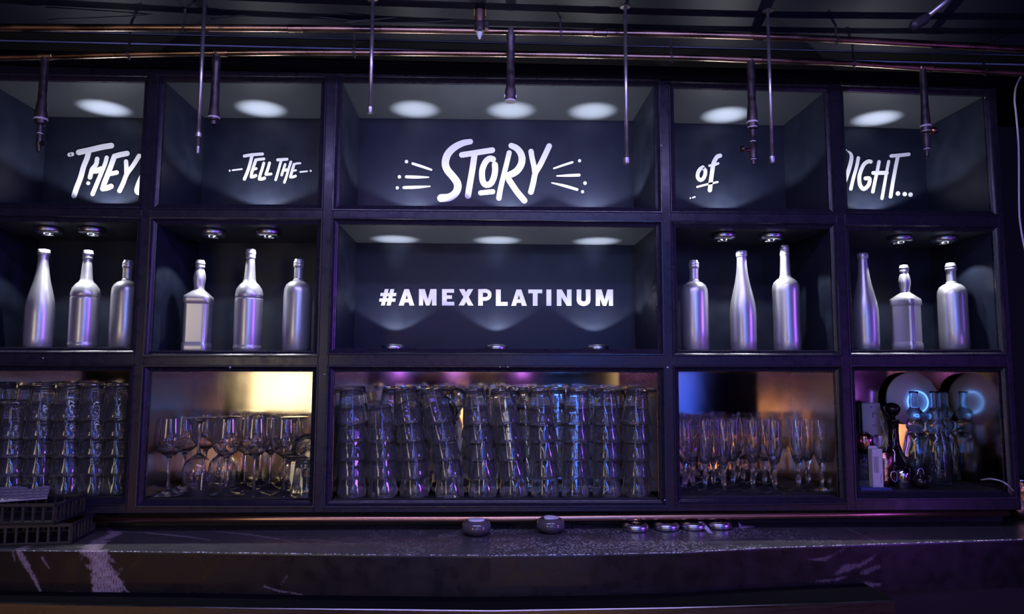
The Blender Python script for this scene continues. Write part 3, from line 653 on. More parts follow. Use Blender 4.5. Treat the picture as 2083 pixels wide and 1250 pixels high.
# ------------------------------------------------------------------ counter
ZC = .931
fe = [(-1.75, -.15)]+[(PZ(u, v, ZC).x, PZ(u, v, ZC).y) for u, v in ((0, 1121), (250, 1123), (500, 1126), (750, 1129.5), (1000, 1131), (1200, 1129), (1388, 1124.7), (1547, 1116), (1792, 1107.5), (2083, 1098))]+[(2.1, -.09)]
ab = [(0, 1207), (250, 1212), (500, 1219), (1000, 1221.5), (1388, 1210), (1809, 1204), (2083, 1197)]
fx = [p[0] for p in fe]; fy = [p[1] for p in fe]
def fyY(X): return float(np.interp(X, fx, fy))
abx, abz = [], []
for u, v in ab:
    p = PY(u, v, -.25); p = PY(u, v, fyY(p.x)); abx.append(p.x); abz.append(p.z)
def abot(X): return float(np.interp(X, abx, abz))
xs = np.arange(-1.72, 2.05, .0032); NT, NA = 86, 38
# vein pattern, measured along the slab
def P3(u, v):
    p = PZ(u, v, ZC)
    if p.y >= fyY(p.x): return p
    q = PY(u, v, -.27); return PY(u, v, fyY(q.x))
veins = [([(222, 1078), (236, 1086), (205, 1100), (182, 1117), (195, 1126), (204, 1145), (212, 1170), (216, 1190), (228, 1208)], [5, 12, 16, 20, 19, 21, 25, 26, 24], 1.0),
 ([(225, 1165), (240, 1185), (262, 1208), (272, 1214)], [7, 5, 3, 1.5], .9), ([(204, 1078), (222, 1077)], [3, 4], .9),
 ([(95, 1096), (70, 1106), (42, 1117), (38, 1126), (52, 1150), (70, 1180), (82, 1206)], [7, 9, 10, 6, 6, 4, 2], .8),
 ([(84, 1118), (86, 1138), (98, 1156)], [4, 4, 2], .7), ([(26, 1124), (30, 1148)], [3, 1], .5),
 ([(232, 1081), (300, 1085), (345, 1089), (385, 1093), (425, 1099)], [2, 3, 6, 4, 2], .8),
 ([(440, 1082), (505, 1088), (560, 1096), (605, 1105)], [2.5, 3.5, 2.5, 1], .8), ([(240, 1086), (330, 1100), (400, 1108), (480, 1117)], [1, 1.2, 1.2, 1], .35),
 ([(600, 1097), (660, 1101), (720, 1108)], [1, 2.2, 1], .7), ([(118, 1078), (140, 1082), (168, 1087)], [2, 2.5, 1], .7), ([(660, 1086), (720, 1082)], [1, 1], .3),
 ([(538, 1194), (565, 1203), (600, 1208), (632, 1217)], [2, 1.5, 1.5, 1.5], .7), ([(572, 1190), (585, 1172)], [1, 1], .5), ([(125, 1209), (148, 1209)], [4, 3], .6),
 ([(1642, 1139), (1680, 1139), (1700, 1128), (1728, 1113)], [1.5, 4, 3, 1.5], .35), ([(1648, 1186), (1700, 1180), (1725, 1174)], [1.5, 4, 2], .35),
 ([(1700, 1170), (1722, 1158), (1752, 1150), (1775, 1137), (1795, 1120)], [3, 8, 5, 4, 2], .35), ([(1752, 1168), (1790, 1156)], [4, 6], .35), ([(1748, 1192), (1790, 1190)], [4, 6], .35), ([(1622, 1158), (1650, 1153)], [1, 2], .3),
 ([(1704, 1067), (1740, 1083), (1796, 1108)], [1.8, 1.8, 1.8], .6), ([(1400, 1102), (1480, 1092), (1560, 1082)], [1, 1.5, 1], .35), ([(1330, 1104), (1420, 1095)], [1, 1], .3)]
vx = []; 
for X in xs:
    yf = fyY(X); zb = abot(X); col = []
    for j in range(NT): col.append((X, .30+(yf+.003-.30)*j/(NT-1), ZC))
    col.append((X, yf+.0008, ZC-.0008))
    for j in range(NA): col.append((X, yf, ZC-.003+(zb-ZC+.003)*j/(NA-1)))
    col.append((X, yf+.03, zb)); vx += col
NV = NT+1+NA+1; V = np.array(vx)
def vnoise(P, s, seed=0):
    rng = np.random.RandomState(seed); out = 0
    for k in range(5):
        d = rng.normal(size=3); d /= np.linalg.norm(d); f = s*(1.0+.5*k)
        out = out+np.sin(P@d*f+rng.rand()*6+1.7*np.sin(P@np.roll(d, 1)*f*.7+rng.rand()*6))/(1+.4*k)
    return out/2.5
val = np.zeros(len(V)); nz1 = vnoise(V, 90, 1); nz2 = vnoise(V, 260, 2); nz3 = vnoise(V, 800, 3)
for pts, wd, a in veins:
    Q = [np.array(P3(u, v)) for u, v in pts]
    for i in range(len(Q)-1):
        A, B = Q[i], Q[i+1]; d = B-A; L2 = d@d+1e-12
        lo = np.minimum(A, B)-.04; hi = np.maximum(A, B)+.04
        idx = np.where(np.all((V > lo) & (V < hi), axis=1))[0]
        if not len(idx): continue
        p = V[idx]; tt = np.clip(((p-A)@d)/L2, 0, 1); dist = np.linalg.norm(p-(A+tt[:, None]*d), axis=1)
        ww = (wd[i]*(1-tt)+wd[i+1]*tt)/770.0
        e = ww*(1+.45*nz1[idx]+.4*nz2[idx]); m_ = np.clip((e-dist)/(.0016+.25*ww)+.3, 0, 1)*a
        m_ *= np.clip(.72+.6*nz3[idx]-.35*nz2[idx], .08, 1)
        val[idx] = np.maximum(val[idx], m_)
faces = []
nx = len(xs)
ar = np.arange(nx-1)
F_ = []
for j in range(NV-1):
    F_.append(np.stack([ar*NV+j, ar*NV+j+1, (ar+1)*NV+j+1, (ar+1)*NV+j], 1))
F_ = np.concatenate(F_)
me = bpy.data.meshes.new('slab'); me.from_pydata(V.tolist(), [], F_.tolist()); 
at = me.attributes.new('vein', 'FLOAT', 'POINT'); at.data.foreach_set('value', val.astype(np.float32))
marble = mat('black_marble', (.01, .01, .012), .2, spec=.5)
n, l, b = nodes(marble)
an = n.new('ShaderNodeAttribute'); an.attribute_name = 'vein'
mx = n.new('ShaderNodeMix'); mx.data_type = 'RGBA'; mx.inputs[6].default_value = (.012, .011, .013, 1); mx.inputs[7].default_value = (.46, .37, .41, 1)
tc = n.new('ShaderNodeTexCoord'); vo = n.new('ShaderNodeTexVoronoi'); vo.inputs['Scale'].default_value = 120; vo.distance = 'EUCLIDEAN'
l.new(tc.outputs['Object'], vo.inputs['Vector'])
msk = n.new('ShaderNodeTexNoise'); msk.inputs['Scale'].default_value = 9; l.new(tc.outputs['Object'], msk.inputs['Vector'])
sx = n.new('ShaderNodeSeparateXYZ'); l.new(tc.outputs['Object'], sx.inputs[0])
# worn, etched flecks on the middle of the top
m1 = n.new('ShaderNodeMapRange'); m1.inputs[1].default_value = -.45; m1.inputs[2].default_value = .05; l.new(sx.outputs[0], m1.inputs[0])
m2 = n.new('ShaderNodeMapRange'); m2.inputs[1].default_value = 1.1; m2.inputs[2].default_value = .7; l.new(sx.outputs[0], m2.inputs[0])
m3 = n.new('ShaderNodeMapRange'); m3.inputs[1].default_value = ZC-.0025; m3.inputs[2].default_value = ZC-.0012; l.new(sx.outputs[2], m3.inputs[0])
sp = n.new('ShaderNodeMapRange'); sp.inputs[1].default_value = .40; sp.inputs[2].default_value = .30; l.new(vo.outputs['Distance'], sp.inputs[0])
mk = n.new('ShaderNodeMapRange'); mk.inputs[1].default_value = .42; mk.inputs[2].default_value = .54; l.new(msk.outputs[0], mk.inputs[0])
def mul(a, c):
    q = n.new('ShaderNodeMath'); q.operation = 'MULTIPLY'; l.new(a, q.inputs[0])
    if isinstance(c, float): q.inputs[1].default_value = c
    else: l.new(c, q.inputs[1])
    return q.outputs[0]
fleck = mul(mul(mul(mul(m1.outputs[0], m2.outputs[0]), m3.outputs[0]), sp.outputs[0]), mk.outputs[0])
mxf = n.new('ShaderNodeMix'); mxf.data_type = 'RGBA'; mxf.inputs[7].default_value = (.5, .46, .52, 1)
lit_top = n.new('ShaderNodeMix'); lit_top.data_type = 'RGBA'; lit_top.inputs[6].default_value = (.012, .011, .012, 1); lit_top.inputs[7].default_value = (.075, .072, .074, 1)  # top face lighter in colour, standing in for light falling on it
l.new(m3.outputs[0], lit_top.inputs[0]); l.new(lit_top.outputs[2], mx.inputs[6])
l.new(an.outputs['Fac'], mx.inputs[0]); l.new(mx.outputs[2], mxf.inputs[6]); l.new(mul(fleck, 1.0), mxf.inputs[0]); l.new(mxf.outputs[2], b.inputs['Base Color'])
n2_ = n.new('ShaderNodeTexNoise'); n2_.inputs['Scale'].default_value = 26; n2_.inputs['Detail'].default_value = 6; l.new(tc.outputs['Object'], n2_.inputs['Vector'])
rr = n.new('ShaderNodeMapRange'); rr.inputs[1].default_value = .35; rr.inputs[2].default_value = .7; rr.inputs[3].default_value = .24; rr.inputs[4].default_value = .42; l.new(n2_.outputs[0], rr.inputs[0]); l.new(rr.outputs[0], b.inputs['Roughness'])
bp = n.new('ShaderNodeBump'); bp.inputs['Strength'].default_value = .15; bp.inputs['Distance'].default_value = .002; l.new(n2_.outputs[0], bp.inputs['Height']); l.new(bp.outputs[0], b.inputs['Normal'])
ct = thing('marble_counter', 'worn black marble counter with white veins below the shelving', 'counter', (0, -.12, ZC))
so = link('slab', me, marble, ct, True); so.location = (0, .12, -ZC); me.set_sharp_from_angle(angle=math.radians(50))
# texture coordinates of the slab are its own (world sized) mesh coordinates
# chipped front arris; the pale chips also paint its bright highlight line
mb = MB(); rnd = random.Random(3)
for k in range(520):
    X = rnd.uniform(-1.2, 1.85); yf = fyY(X); s = rnd.uniform(.0009, .0030)
    c = Vector((X, yf+.001+rnd.random()*.003, ZC-.0006)); mb.add([c+Vector((-s*1.6, 0, 0)), c+Vector((0, -s, .0003)), c+Vector((s*1.6, 0, 0)), c+Vector((0, s, .0003)), c+Vector((0, 0, s*.7))], [(0, 1, 4), (1, 2, 4), (2, 3, 4), (3, 0, 4), (0, 3, 2, 1)])
ch = mb.build('edge_chips_highlight', mat('pale_chip_highlight', (.7, .66, .74), .35), ct); ch['kind'] = 'stuff'; ch.location = (0, .12, -ZC)
# counter carcass
cc = MB().box((-1.72, -.10, 0), (2.05, .30, ZC-.03)).build('carcass', crateblack, ct); cc.location = (0, .12, -ZC)
# steel ledge in front, below the counter
ZS = .828
sl = [(u, v) for u, v in ((0, 1227), (250, 1233), (528, 1238), (1000, 1243), (1371, 1237), (1723, 1227), (1820, 1222.5))]
lx = [PZ(u, v, ZS) for u, v in sl]; lx = [Vector((-1.6, lx[0].y+.01, ZS))]+lx
v_ = []; 
for p in lx: v_ += [(p.x, -.12, ZS), (p.x, p.y+.002, ZS), (p.x, p.y, ZS-.002), (p.x, p.y, ZS-.045), (p.x, p.y+.012, ZS-.05), (p.x, p.y+.02, .35), (p.x, -.12, .35)]
k = len(lx); f_ = [(i*7+j, i*7+(j+1) % 7, (i+1)*7+(j+1) % 7, (i+1)*7+j) for i in range(k-1) for j in range(7)]+[tuple(range(6, -1, -1)), tuple((k-1)*7+j for j in range(7))]
st = thing('steel_work_ledge', 'stainless steel ledge with a bright front edge below the marble counter', 'worktop', (0, -.2, .35))
o = MB().add(v_, f_).build('steel_case', steel, st, angle=30); o.location = (0, .2, -.35)
o = MB().add([(-1.6, -.12, ZS+.0008), (-1.6, lx[0].y+.004, ZS+.0008)]+[(p.x, p.y+.004, ZS+.0008) for p in lx[1:]]+[(lx[-1].x, -.12, ZS+.0008)], [tuple(range(k+2))]).build('ledge_top_shade', soffit, st); o.location = (0, .2, -.35); o['label'] = 'dark sheet painting the shaded top of the ledge'  # black sheet laid over the steel in place of shade
o = MB().box((-1.5, -.24, .30), (1.0, -.10, .34)).build('foot_panel', crateblack, st); o.location = (0, .2, -.35)

# ------------------------------------------------------------------ things on the counter
def candle(u, v, label, tilt):
    p = PZ(u, v, ZC); t = thing('votive_candle_holder', label, 'candle holder', (p.x, p.y, ZC+.0003), 'votive holders on the counter')
    MB().lathe([(0, 0), (.022, 0), (.026, .002), (.040, .013), (.0430, .022), (.0400, .032), (.031, .041), (.026, .0425), (.024, .039), (.022, .030), (0, .029)], 40).build('bowl', smoke, t, smooth=True)
    o = MB().lathe([(0, .0405), (.014, .0415), (.0235, .0405), (.0240, .036), (0, .030)], 32).build('wax_disc', wax, t, smooth=True); o['label'] = 'pale candle top'
    o.rotation_euler = (tilt, tilt, 0)
    o.location = (0, 0, .0035)
candle(969, 1089, 'low dark round candle holder, left one of two by the copper rail', 0)
candle(1120, 1084, 'low dark round candle holder with tilted pale top, right one of two', .10)
for i, (u, v) in enumerate([(1293, 1080), (1355, 1078), (1410, 1077), (1462, 1075)]):
    p = PZ(u, v, ZC); puck((p.x, p.y, ZC+.0004), True, 'unlit silver puck light, %s of four in a row on the counter' % ['leftmost', 'second', 'third', 'rightmost'][i], 'unlit puck lights on the counter', False, beam=False)
tpz = PZ(1430, 1078, ZC); mb = MB(); pts = smoothcurve([PZ(1424, 1062, ZC+.022), PZ(1430, 1066, ZC+.020), PZ(1438, 1076, ZC+.008), PZ(1446, 1085, ZC+.001)], 4)
for i, p in enumerate(pts):
    mb.v += [tuple(p+Vector((-.007, 0, 0))), tuple(p+Vector((.006, .002, .001*math.sin(i))))]
mb.f = [(2*i, 2*i+1, 2*i+3, 2*i+2) for i in range(len(pts)-1)]
o = mb.build('tape_strip', paper); tag(o, 'curled strip of white tape hanging between two puck lights', 'tape'); s_ = o.modifiers.new('t', 'SOLIDIFY'); s_.thickness = .0004
o = MB().add([PZ(1503, 1063, ZC+.012), PZ(1508, 1069, ZC+.002), PZ(1535, 1072, ZC+.0012), PZ(1512, 1075, ZC+.0012), PZ(1503, 1074, ZC+.001)], [(0, 1, 4), (1, 2, 3, 4)]).build('paper_scrap', paper); tag(o, 'small torn scrap of white paper right of the puck lights', 'paper'); s_ = o.modifiers.new('t', 'SOLIDIFY'); s_.thickness = .0004

# stack of black bar crates with a perforated grey mat on top, far left
cr = thing('crate_stack_mat', 'folded perforated grey bar mat on top of the black crates', 'mat', (0, 0, 0))
def PZq(u, v, z): return PZ(u, v, z)
zt = ZC+.125
A_, B_, C_, D_ = PZ(104, 985, zt), PZ(96, 1014, zt-.012), PZ(-60, 1026, zt-.012), PZ(-60, 988, zt)
def lerp4(s, t): return A_*(1-s)*(1-t)+B_*(1-s)*t+C_*s*t+D_*s*(1-t)
mb = MB(); NS, NTt = 10, 5
for i in range(NS):
    for j in range(NTt):
        s0, s1, t0, t1 = i/NS, (i+1)/NS, j/NTt, (j+1)/NTt
        o4 = [lerp4(s0, t0), lerp4(s1, t0), lerp4(s1, t1), lerp4(s0, t1)]
        si, ti = .10/NS*1.6, .28/NTt
        i4 = [lerp4(s0+si, t0+ti*.8), lerp4(s1-si, t0+ti*.8), lerp4(s1-si, t1-ti*.8), lerp4(s0+si, t1-ti*.8)]
        mb.add(o4+i4, [(0, 1, 5, 4), (1, 2, 6, 5), (2, 3, 7, 6), (3, 0, 4, 7)])
o = mb.build('mat_grid', matgrey, cr); s_ = o.modifiers.new('t', 'SOLIDIFY'); s_.thickness = .004; s_.offset = 0
crt_base = PZ(60, 1085, ZC)
def crate(z, h, rz, dx, label):
    t = thing('bar_crate', label, 'crate', (-1.30+dx, -.100, z), 'black crates at the left end of the counter')
    t.rotation_euler = (0, 0, rz); W, D = .19, .078
    MB().box((-W, -D, 0), (W, D, .004)).build('bottom', crateblack, t)
    for (a, b, c_, d) in ((-W, -D, W, -D+.004), (-W, D-.004, W, D)):
        m = MB().box((a, b, 0), (c_, d, .008)); m.box((a, b, h-.008), (c_, d, h))
        for k in range(15):
            x = a+.006+k*(2*W-.012)/14; m.box((x-.003, b, .006), (x+.003, d, h-.006))
        m.build('slatted_side', crateblack, t)
    for a in (-W, W-.004):
        m = MB().box((a, -D, 0), (a+.004, D, .008)); m.box((a, -D, h-.008), (a+.004, D, h))
        for k in range(8):
            y = -D+.006+k*(2*D-.012)/7; m.box((a, y-.003, .006), (a+.004, y+.003, h-.006))
        m.build('slatted_end', crateblack, t)
crate(ZC+.0005, .055, .12, .0, 'black slatted bar crate, lowest of the stack at the left end')
crate(ZC+.0565, .055, .03, -.03, 'black slatted bar crate on top of the lowest one')

# copper jug at the right end of the counter with a pale cable
jp = PZ(2078, 1052, ZC)
jug = thing('copper_pitcher', 'copper and glass pitcher standing at the right end of the counter', 'pitcher', (jp.x-.018, jp.y-.02, ZC+.0004)); jug.scale = (1.28, 1.28, 1.22)
MB().lathe([(0, 0), (.034, 0), (.038, .003), (.037, .03), (.041, .075), (.045, .105), (.0435, .105), (.039, .075), (.035, .03), (.034, .006), (0, .005)], 36, fn=lambda r, z, t: r*(1+.03*math.cos(8*t+z*30))).build('body', hammered, jug, smooth=True)
MB().lathe([(.0445, .102), (.0465, .105), (.0445, .108), (.0430, .105), (.0445, .102)], 36).build('rim', chrome, jug, smooth=True)
MB().tube(smoothcurve([(.042, 0, .095), (.066, 0, .09), (.068, 0, .05), (.038, 0, .03)]), .004, 8).build('handle', copper, jug, smooth=True)
o = MB().tube(smoothcurve([PY(1996, 977, .02), PY(2015, 975, -.03), PY(2035, 979, -.06), PY(2048, 986, -.08), PY(2062, 1000, -.05)]), .0022, 8).build('thin_cable', whiteplast, smooth=True); tag(o, 'thin pale cable arching out of the lower right compartment to the pitcher', 'cable')
o = MB().tube(smoothcurve([PY(2083, 148, -.06), PY(2073, 162, -.06), PY(2066, 180, -.06), PY(2064, 205, -.06), PY(2067, 232, -.06), PY(2072, 300, -.06), PY(2073, 420, -.06), PY(2076, 460, -.06), PY(2084, 505, -.06), PY(2096, 560, -.06)]), .0026, 8).build('hanging_cable', whiteplast, smooth=True); tag(o, 'pale grey cable hanging down the wall at the right edge', 'cable')

# ------------------------------------------------------------------ pipes and drops
def zpipe(pts, Y): return [PY(u, v, Y) for u, v in pts]
Y1, Y2 = -.30, -.20
p1 = [(-160, 56), (0, 56), (200, 56.5), (420, 57), (700, 59), (1040, 64), (1340, 69), (1560, 75), (1750, 83), (1930, 92), (2083, 100), (2200, 108)]
p2 = [(-160, 121), (0, 117), (150, 113.5), (300, 110), (435, 108), (700, 107), (1038, 110), (1385, 117), (1530, 122), (1729, 129), (1873, 138), (2074, 149), (2200, 158)]
pt1 = zpipe(p1, Y1); pt2 = zpipe(p2, Y2)
pipe1 = thing('copper_supply_pipe', 'upper long horizontal copper pipe just under the dark ceiling', 'pipe', pt1[5])
o = MB().tube(smoothcurve(pt1, 4), .0098, 18).build('tube', copper, pipe1, smooth=True); o.location = -pt1[5]
pipe2 = thing('copper_supply_pipe', 'lower long horizontal copper pipe running above the top of the shelving', 'pipe', pt2[6])
o = MB().tube(smoothcurve(pt2, 4), .0090, 18).build('tube', copper, pipe2, smooth=True); o.location = -pt2[6]
def onpipe(pts, X):
    for a, b in zip(pts[:-1], pts[1:]):
        if a.x <= X <= b.x: return a.lerp(b, (X-a.x)/(b.x-a.x))
def clip(par, pts, org, u, v, Y, ztop, pink=False):
    X = PY(u, v, Y).x; p = onpipe(pts, X)-org
    m = MB().tube([p+Vector((-.004, 0, 0)), p+Vector((.004, 0, 0))], .0105, 16); m.box((p.x-.003, p.y-.0015, p.z+.008), (p.x+.003, p.y+.0015, ztop-org.z)); m.tube([p+Vector((0, 0, -.010)), p+Vector((.004, -.002, -.015))], .0018, 8)
    m.build('pipe_clip', iron if not pink else ringm, par, angle=40)
for u in (375, 1140, 1700): clip(pipe1, pt1, pt1[5], u, 60, Y1, CEIL)
for u in (262, 720, 1365, 1735, 2000): clip(pipe2, pt2, pt2[6], u, 110, Y2, CEIL, False)
for u, pts, org, par in ((1220, pt1, pt1[5], pipe1), (600, pt1, pt1[5], pipe1), (450, pt2, pt2[6], pipe2), (1535, pt2, pt2[6], pipe2), (1880, pt2, pt2[6], pipe2), (95, pt2, pt2[6], pipe2)):
    X = PY(u, 90, Y1 if par is pipe1 else Y2).x; p = onpipe(pts, X)-org; q = onpipe(pts, X+.01)-org; d = (q-p).normalized()
    MB().tube([p-d*.020, p-d*.018, p+d*.018, p+d*.020], [.0095, .011, .011, .0095], 18).build('coupling', copper, par, angle=30)
def drop(pts, Y, u, stages, label, top_v, cat='drop pipe'):
    """stages: list of (v, half width px) down the pipe; rings: list of v; extras"""
    X = PY(u, top_v, Y).x; top = onpipe(pts, X)
    t = thing('hanging_pipe_tap', label, 'pipe tap', top, 'capped taps hanging from the copper pipes')
    def z(v): return PY(u, v, Y).z-top.z
    pxm = (Y+2.15)/F
    m = MB().tube([(0, 0, 0), (0, 0, z(stages[0][0]))], stages[0][1]*pxm, 20); 
    prof = [(0, 0, z(v)) for v, r in stages]; m.tube(prof, [r*pxm for v, r in stages], 20)
    m.build('down_pipe', iron, t, angle=35)
    return t, z, pxm
def ring(t, z, pxm, v, r, th=2.2):
    MB().lathe([(r*pxm*.8, -th*pxm), (r*pxm, -th*pxm*.8), (r*pxm*1.04, 0), (r*pxm, th*pxm*.8), (r*pxm*.8, th*pxm)], 24).build('ring', ringm, t, smooth=True, loc=(0, 0, z(v)))
t, z, k = drop(pt2, Y2, 92, [(120, 7.5), (205, 8), (212, 9.5), (236, 12), (240, 12.5), (252, 10.5), (256, 5.5), (272, 5), (278, 6), (296, 6), (300, 4), (309, 4)], 'far left drop pipe with pale ring and small side tap, beside THEY', 113)
ring(t, z, k, 243, 12.5); ring(t, z, k, 272, 5.5, 1.2)
MB().tube([(0, -.002, z(292)), (.014, -.006, z(293)), (.0145, -.006, z(293)), (.022, -.008, z(293))], [.004, .004, .007, .007], 12).build('tap_lever', iron, t, angle=30)
t, z, k = drop(pt2, Y2, 441, [(118, 8), (128, 9.5), (132, 8), (208, 9), (225, 10), (240, 11.5), (245, 11.5), (247, 7), (254, 6.5)], 'plain drop pipe with pale end ring, beside the words TELL THE', 108)
ring(t, z, k, 240, 11.5)
t, z, k = drop(pt1, Y1, 1039, [(60, 9), (78, 9.5), (80, 8.5), (155, 8.5), (158, 9.5), (178, 9.5), (180, 10.5), (186, 11.5), (200, 11.5), (206, 12)], 'stout black drop pipe with open pale end above the word STORY', 64)
ring(t, z, k, 206, 12, 1.6)
for dx in (-1, 1): MB().box((dx*11.5*k-.002, -.004, z(199)), (dx*11.5*k+.002, .004, z(194))).build('lug', ringm, t)
t, z, k = drop(pt2, Y2, 1527, [(124, 8), (134, 8.5), (210, 8.5), (222, 10), (240, 11), (246, 11.5), (262, 10), (264, 5), (288, 5), (292, 8), (322, 8), (324, 5), (335, 4)], 'drop pipe with brass side valve hanging right of the word of', 122)
ring(t, z, k, 249, 11.5); ring(t, z, k, 259, 10); ring(t, z, k, 288, 6, 1.2); ring(t, z, k, 324, 6, 1.0)
MB().tube([(0, 0, z(306)), (-16*k, -.004, z(306)), (-16.2*k, -.004, z(306)), (-22*k, -.005, z(305)), (-22.2*k, -.005, z(305)), (-28*k, -.005, z(305))], [.0055, .0055, .004, .004, .0095, .0095], 14).build('valve_handle', copper, t, angle=30)
t, z, k = drop(pt2, Y2, 1877, [(140, 7), (210, 7.5), (245, 9.5), (256, 10.5), (270, 9.5), (272, 6), (285, 7.5), (300, 6.5), (304, 4), (318, 4)], 'drop pipe with reddish round knob above the word NIGHT', 138)
ring(t, z, k, 257, 11); ring(t, z, k, 267, 9.5, 1.4); ring(t, z, k, 303, 6, 1.2)
o = MB().lathe([(0, -.009), (.008, -.008), (.0125, 0), (.008, .008), (0, .009)], 18).build('knob', hammered, t, smooth=True, loc=(.016, -.010, z(268)))
# thin rods from the ceiling
YR = -.37
def rod(u, v1, w, label, cap):
    b_ = PY(u, v1, YR); t = thing('hanging_rod', label, 'rod', (b_.x, YR, CEIL), 'thin rods hanging from the ceiling')
    L = CEIL-b_.z; r = w/2*(YR+2.15)/F
    MB().tube([(0, 0, 0), (0, 0, -L+.02)], r, 14).build('shaft', rodm, t, smooth=True)
    MB().tube([(0, 0, -L+.018), (0, 0, -L+.016), (0, 0, -L+.003), (0, 0, -L)], [r*1.05, r*cap, r*cap, r*cap*.8], 14).build('end_fitting', rodm, t, angle=30)
    MB().lathe([(.014, 0), (.014, -.002), (.005, -.004), (0, -.004)], 20).build('ceiling_plate', iron, t)
    if cap < 1.2: MB().lathe([(r*1.1, -.006), (r*1.7, -.005), (r*1.7, .005), (r*1.1, .006)], 14).build('collar', rodm, t, loc=(0, 0, -L+.048))
rod(402, 312, 7.5, 'thin grey rod crossing in front of the second top compartment', 1.0)
rod(753, 231, 8, 'shortest thin grey rod, hanging left of the word STORY', 1.5)
rod(1275, 334, 7.5, 'thin grey rod hanging between STORY and the word of', 1.7)
rod(1571, 331, 7, 'thin violet-lit rod just right of the brass side valve', 1.6)
# thin copper wire near the ceiling, black cables
o = MB().tube([PY(655, 9, -.34), PY(1000, 12, -.34), (PY(1356, 17, -.34))], .0013, 8).build('thin_copper_line', copper, smooth=True); tag(o, 'hair-thin copper line stretched below the ceiling above the pipes', 'pipe')
for i, (pts, l) in enumerate([([(100, 40), (200, 36), (300, 30), (430, 14), (560, 28), (700, 42), (860, 32), (930, 12)], 'longest black cable sagging under the ceiling from far left'), ([(430, 38), (520, 30), (640, 34), (760, 46), (900, 44), (960, 34)], 'middle black cable sagging above the upper copper pipe'), ([(700, 45), (800, 36), (900, 22), (960, 16), (1060, 14), (1140, 18), (1280, 30), (1400, 46)], 'black cable running past the ceiling nozzle towards the right')]):
    o = MB().tube(smoothcurve([PY(u, v, -.265-.008*i) for u, v in pts], 5), .0022, 8).build('black_cable', rubber, smooth=True); tag(o, l, 'cable', 'black cables under the ceiling')
# ceiling nozzle
np_ = PY(976, 22, -.33); nt = thing('ceiling_nozzle', 'small dark fitting with nozzle hanging between pipes left of centre', 'nozzle', (np_.x, -.33, CEIL))
def zn(v): return PY(976, v, -.33).z-CEIL
kk = 1.82/F
MB().tube([(0, 0, 0), (0, 0, zn(14)), (0, 0, zn(20)), (0, 0, zn(36)), (0, 0, zn(46))], [.010, .010, .014, .013, .010], 20).build('body', add_noise(mat('aged_bronze', (.14, .10, .07), .4, .8), 50, bump=.3), nt, angle=35)
MB().tube([(0, 0, zn(46)), (0, 0, zn(52)), (0, 0, zn(64)), (0, 0, zn(66))], [.013, .015, .013, .008], 18).build('collar', iron, nt, angle=35)
MB().tube([(0, 0, zn(64)), (0, 0, zn(70)), (0, 0, zn(74)), (0, 0, zn(79))], [.008, .008, .0055, .003], 16).build('tip', ringm, nt, angle=35)
MB().box((.012, -.006, zn(60)), (.024, .006, zn(44))).build('side_block', iron, nt, bevel=.002)
for dx in (-.016, .014): MB().box((dx, -.010, zn(36)), (dx+.003, .010, zn(14))).build('clamp', mat('brass_clamp', (.5, .35, .12), .35, .8), nt)
# small bracket, grey arm top right
bk = PY(1140, 20, -.30); o = MB().box((-.022, -.008, -.010), (.022, .008, .006)).box((-.024, -.009, -.016), (-.018, .009, .012)).box((.018, -.009, -.016), (.024, .009, .012)).build('cable_bracket', iron); o.location = (bk.x, -.30, bk.z); tag(o, 'small metal bracket holding the cable under the ceiling', 'bracket')
am = thing('angled_arm', 'grey angled tube ending in a black joint near the top right corner', 'arm', PY(1868, 46, -.55))
a0 = PY(1868, 46, -.55)
MB().tube([PY(1884, 36, -.55)-a0, PY(1935, -6, -.56)-a0, PY(1990, -60, -.57)-a0], .0065, 14).build('tube', rodm, am, smooth=True)
MB().tube([PY(1852, 50, -.55)-a0, PY(1858, 52, -.55)-a0, PY(1880, 40, -.55)-a0, PY(1888, 33, -.55)-a0], [.008, .013, .013, .008], 16).build('joint', rubber, am, angle=30)

# ------------------------------------------------------------------ the room's lamps behind the photographer (seen only in reflections)
def tubelamp(x, y, z0, z1, r, m, label):
    t = thing('light_tube', label, 'lamp', (x, y, z0)); L = z1-z0
    MB().tube([(0, 0, 0), (0, 0, L)], r, 16).build('tube', m, t, smooth=True)
    MB().box((-r-.01, -r-.03, -.03), (r+.01, -r, L+.03)).build('housing', crateblack, t)
tubelamp(1.64, -3.0, 1.02, 2.3, .10, bluecol, 'wide glowing blue column lamp behind the photographer, right')
whitelit = mat('white_tube_lit', (0, 0, 0), .5, emis=12, ecol=(1, .93, .88)); warmtube = mat('warm_tube_lit', (0, 0, 0), .5, emis=36, ecol=(1.0, .5, .2))
violettube = mat('violet_tube_lit', (0, 0, 0), .5, emis=15, ecol=(.36, .10, 1.0))
tubelamp(.66, -3.1, 1.55, 2.40, .085, tubeblue, 'slim glowing blue tube lamp high behind the photographer')
tubelamp(.66, -3.1, .58, 1.12, .035, tubeblue, 'slim glowing blue tube lamp low behind the photographer')
tubelamp(-.62, -3.1, .58, 1.12, .030, tubeblue, 'second slim glowing blue tube lamp low behind the photographer')
tubelamp(.10, -3.1, 1.60, 2.3, .04, whitelit, 'slim white tube lamp high behind the photographer')
tubelamp(.10, -3.1, .58, .95, .02, whitelit, 'slim white tube lamp low behind the photographer')
tubelamp(-.22, -3.1, .80, 1.16, .022, warmtube, 'slim warm tube lamp behind the photographer')
tubelamp(2.09, -1.3, .72, 1.34, .03, violettube, 'violet tube lamp standing right of the photographer')
tubelamp(-3.75, -3.0, 1.15, 1.35, .06, bluecol, 'short glowing blue lamp behind the photographer, far left')
mbx = thing('lit_menu_box', 'warm white lit box behind the photographer, left', 'lamp', (-1.60, -3.0, 1.08))
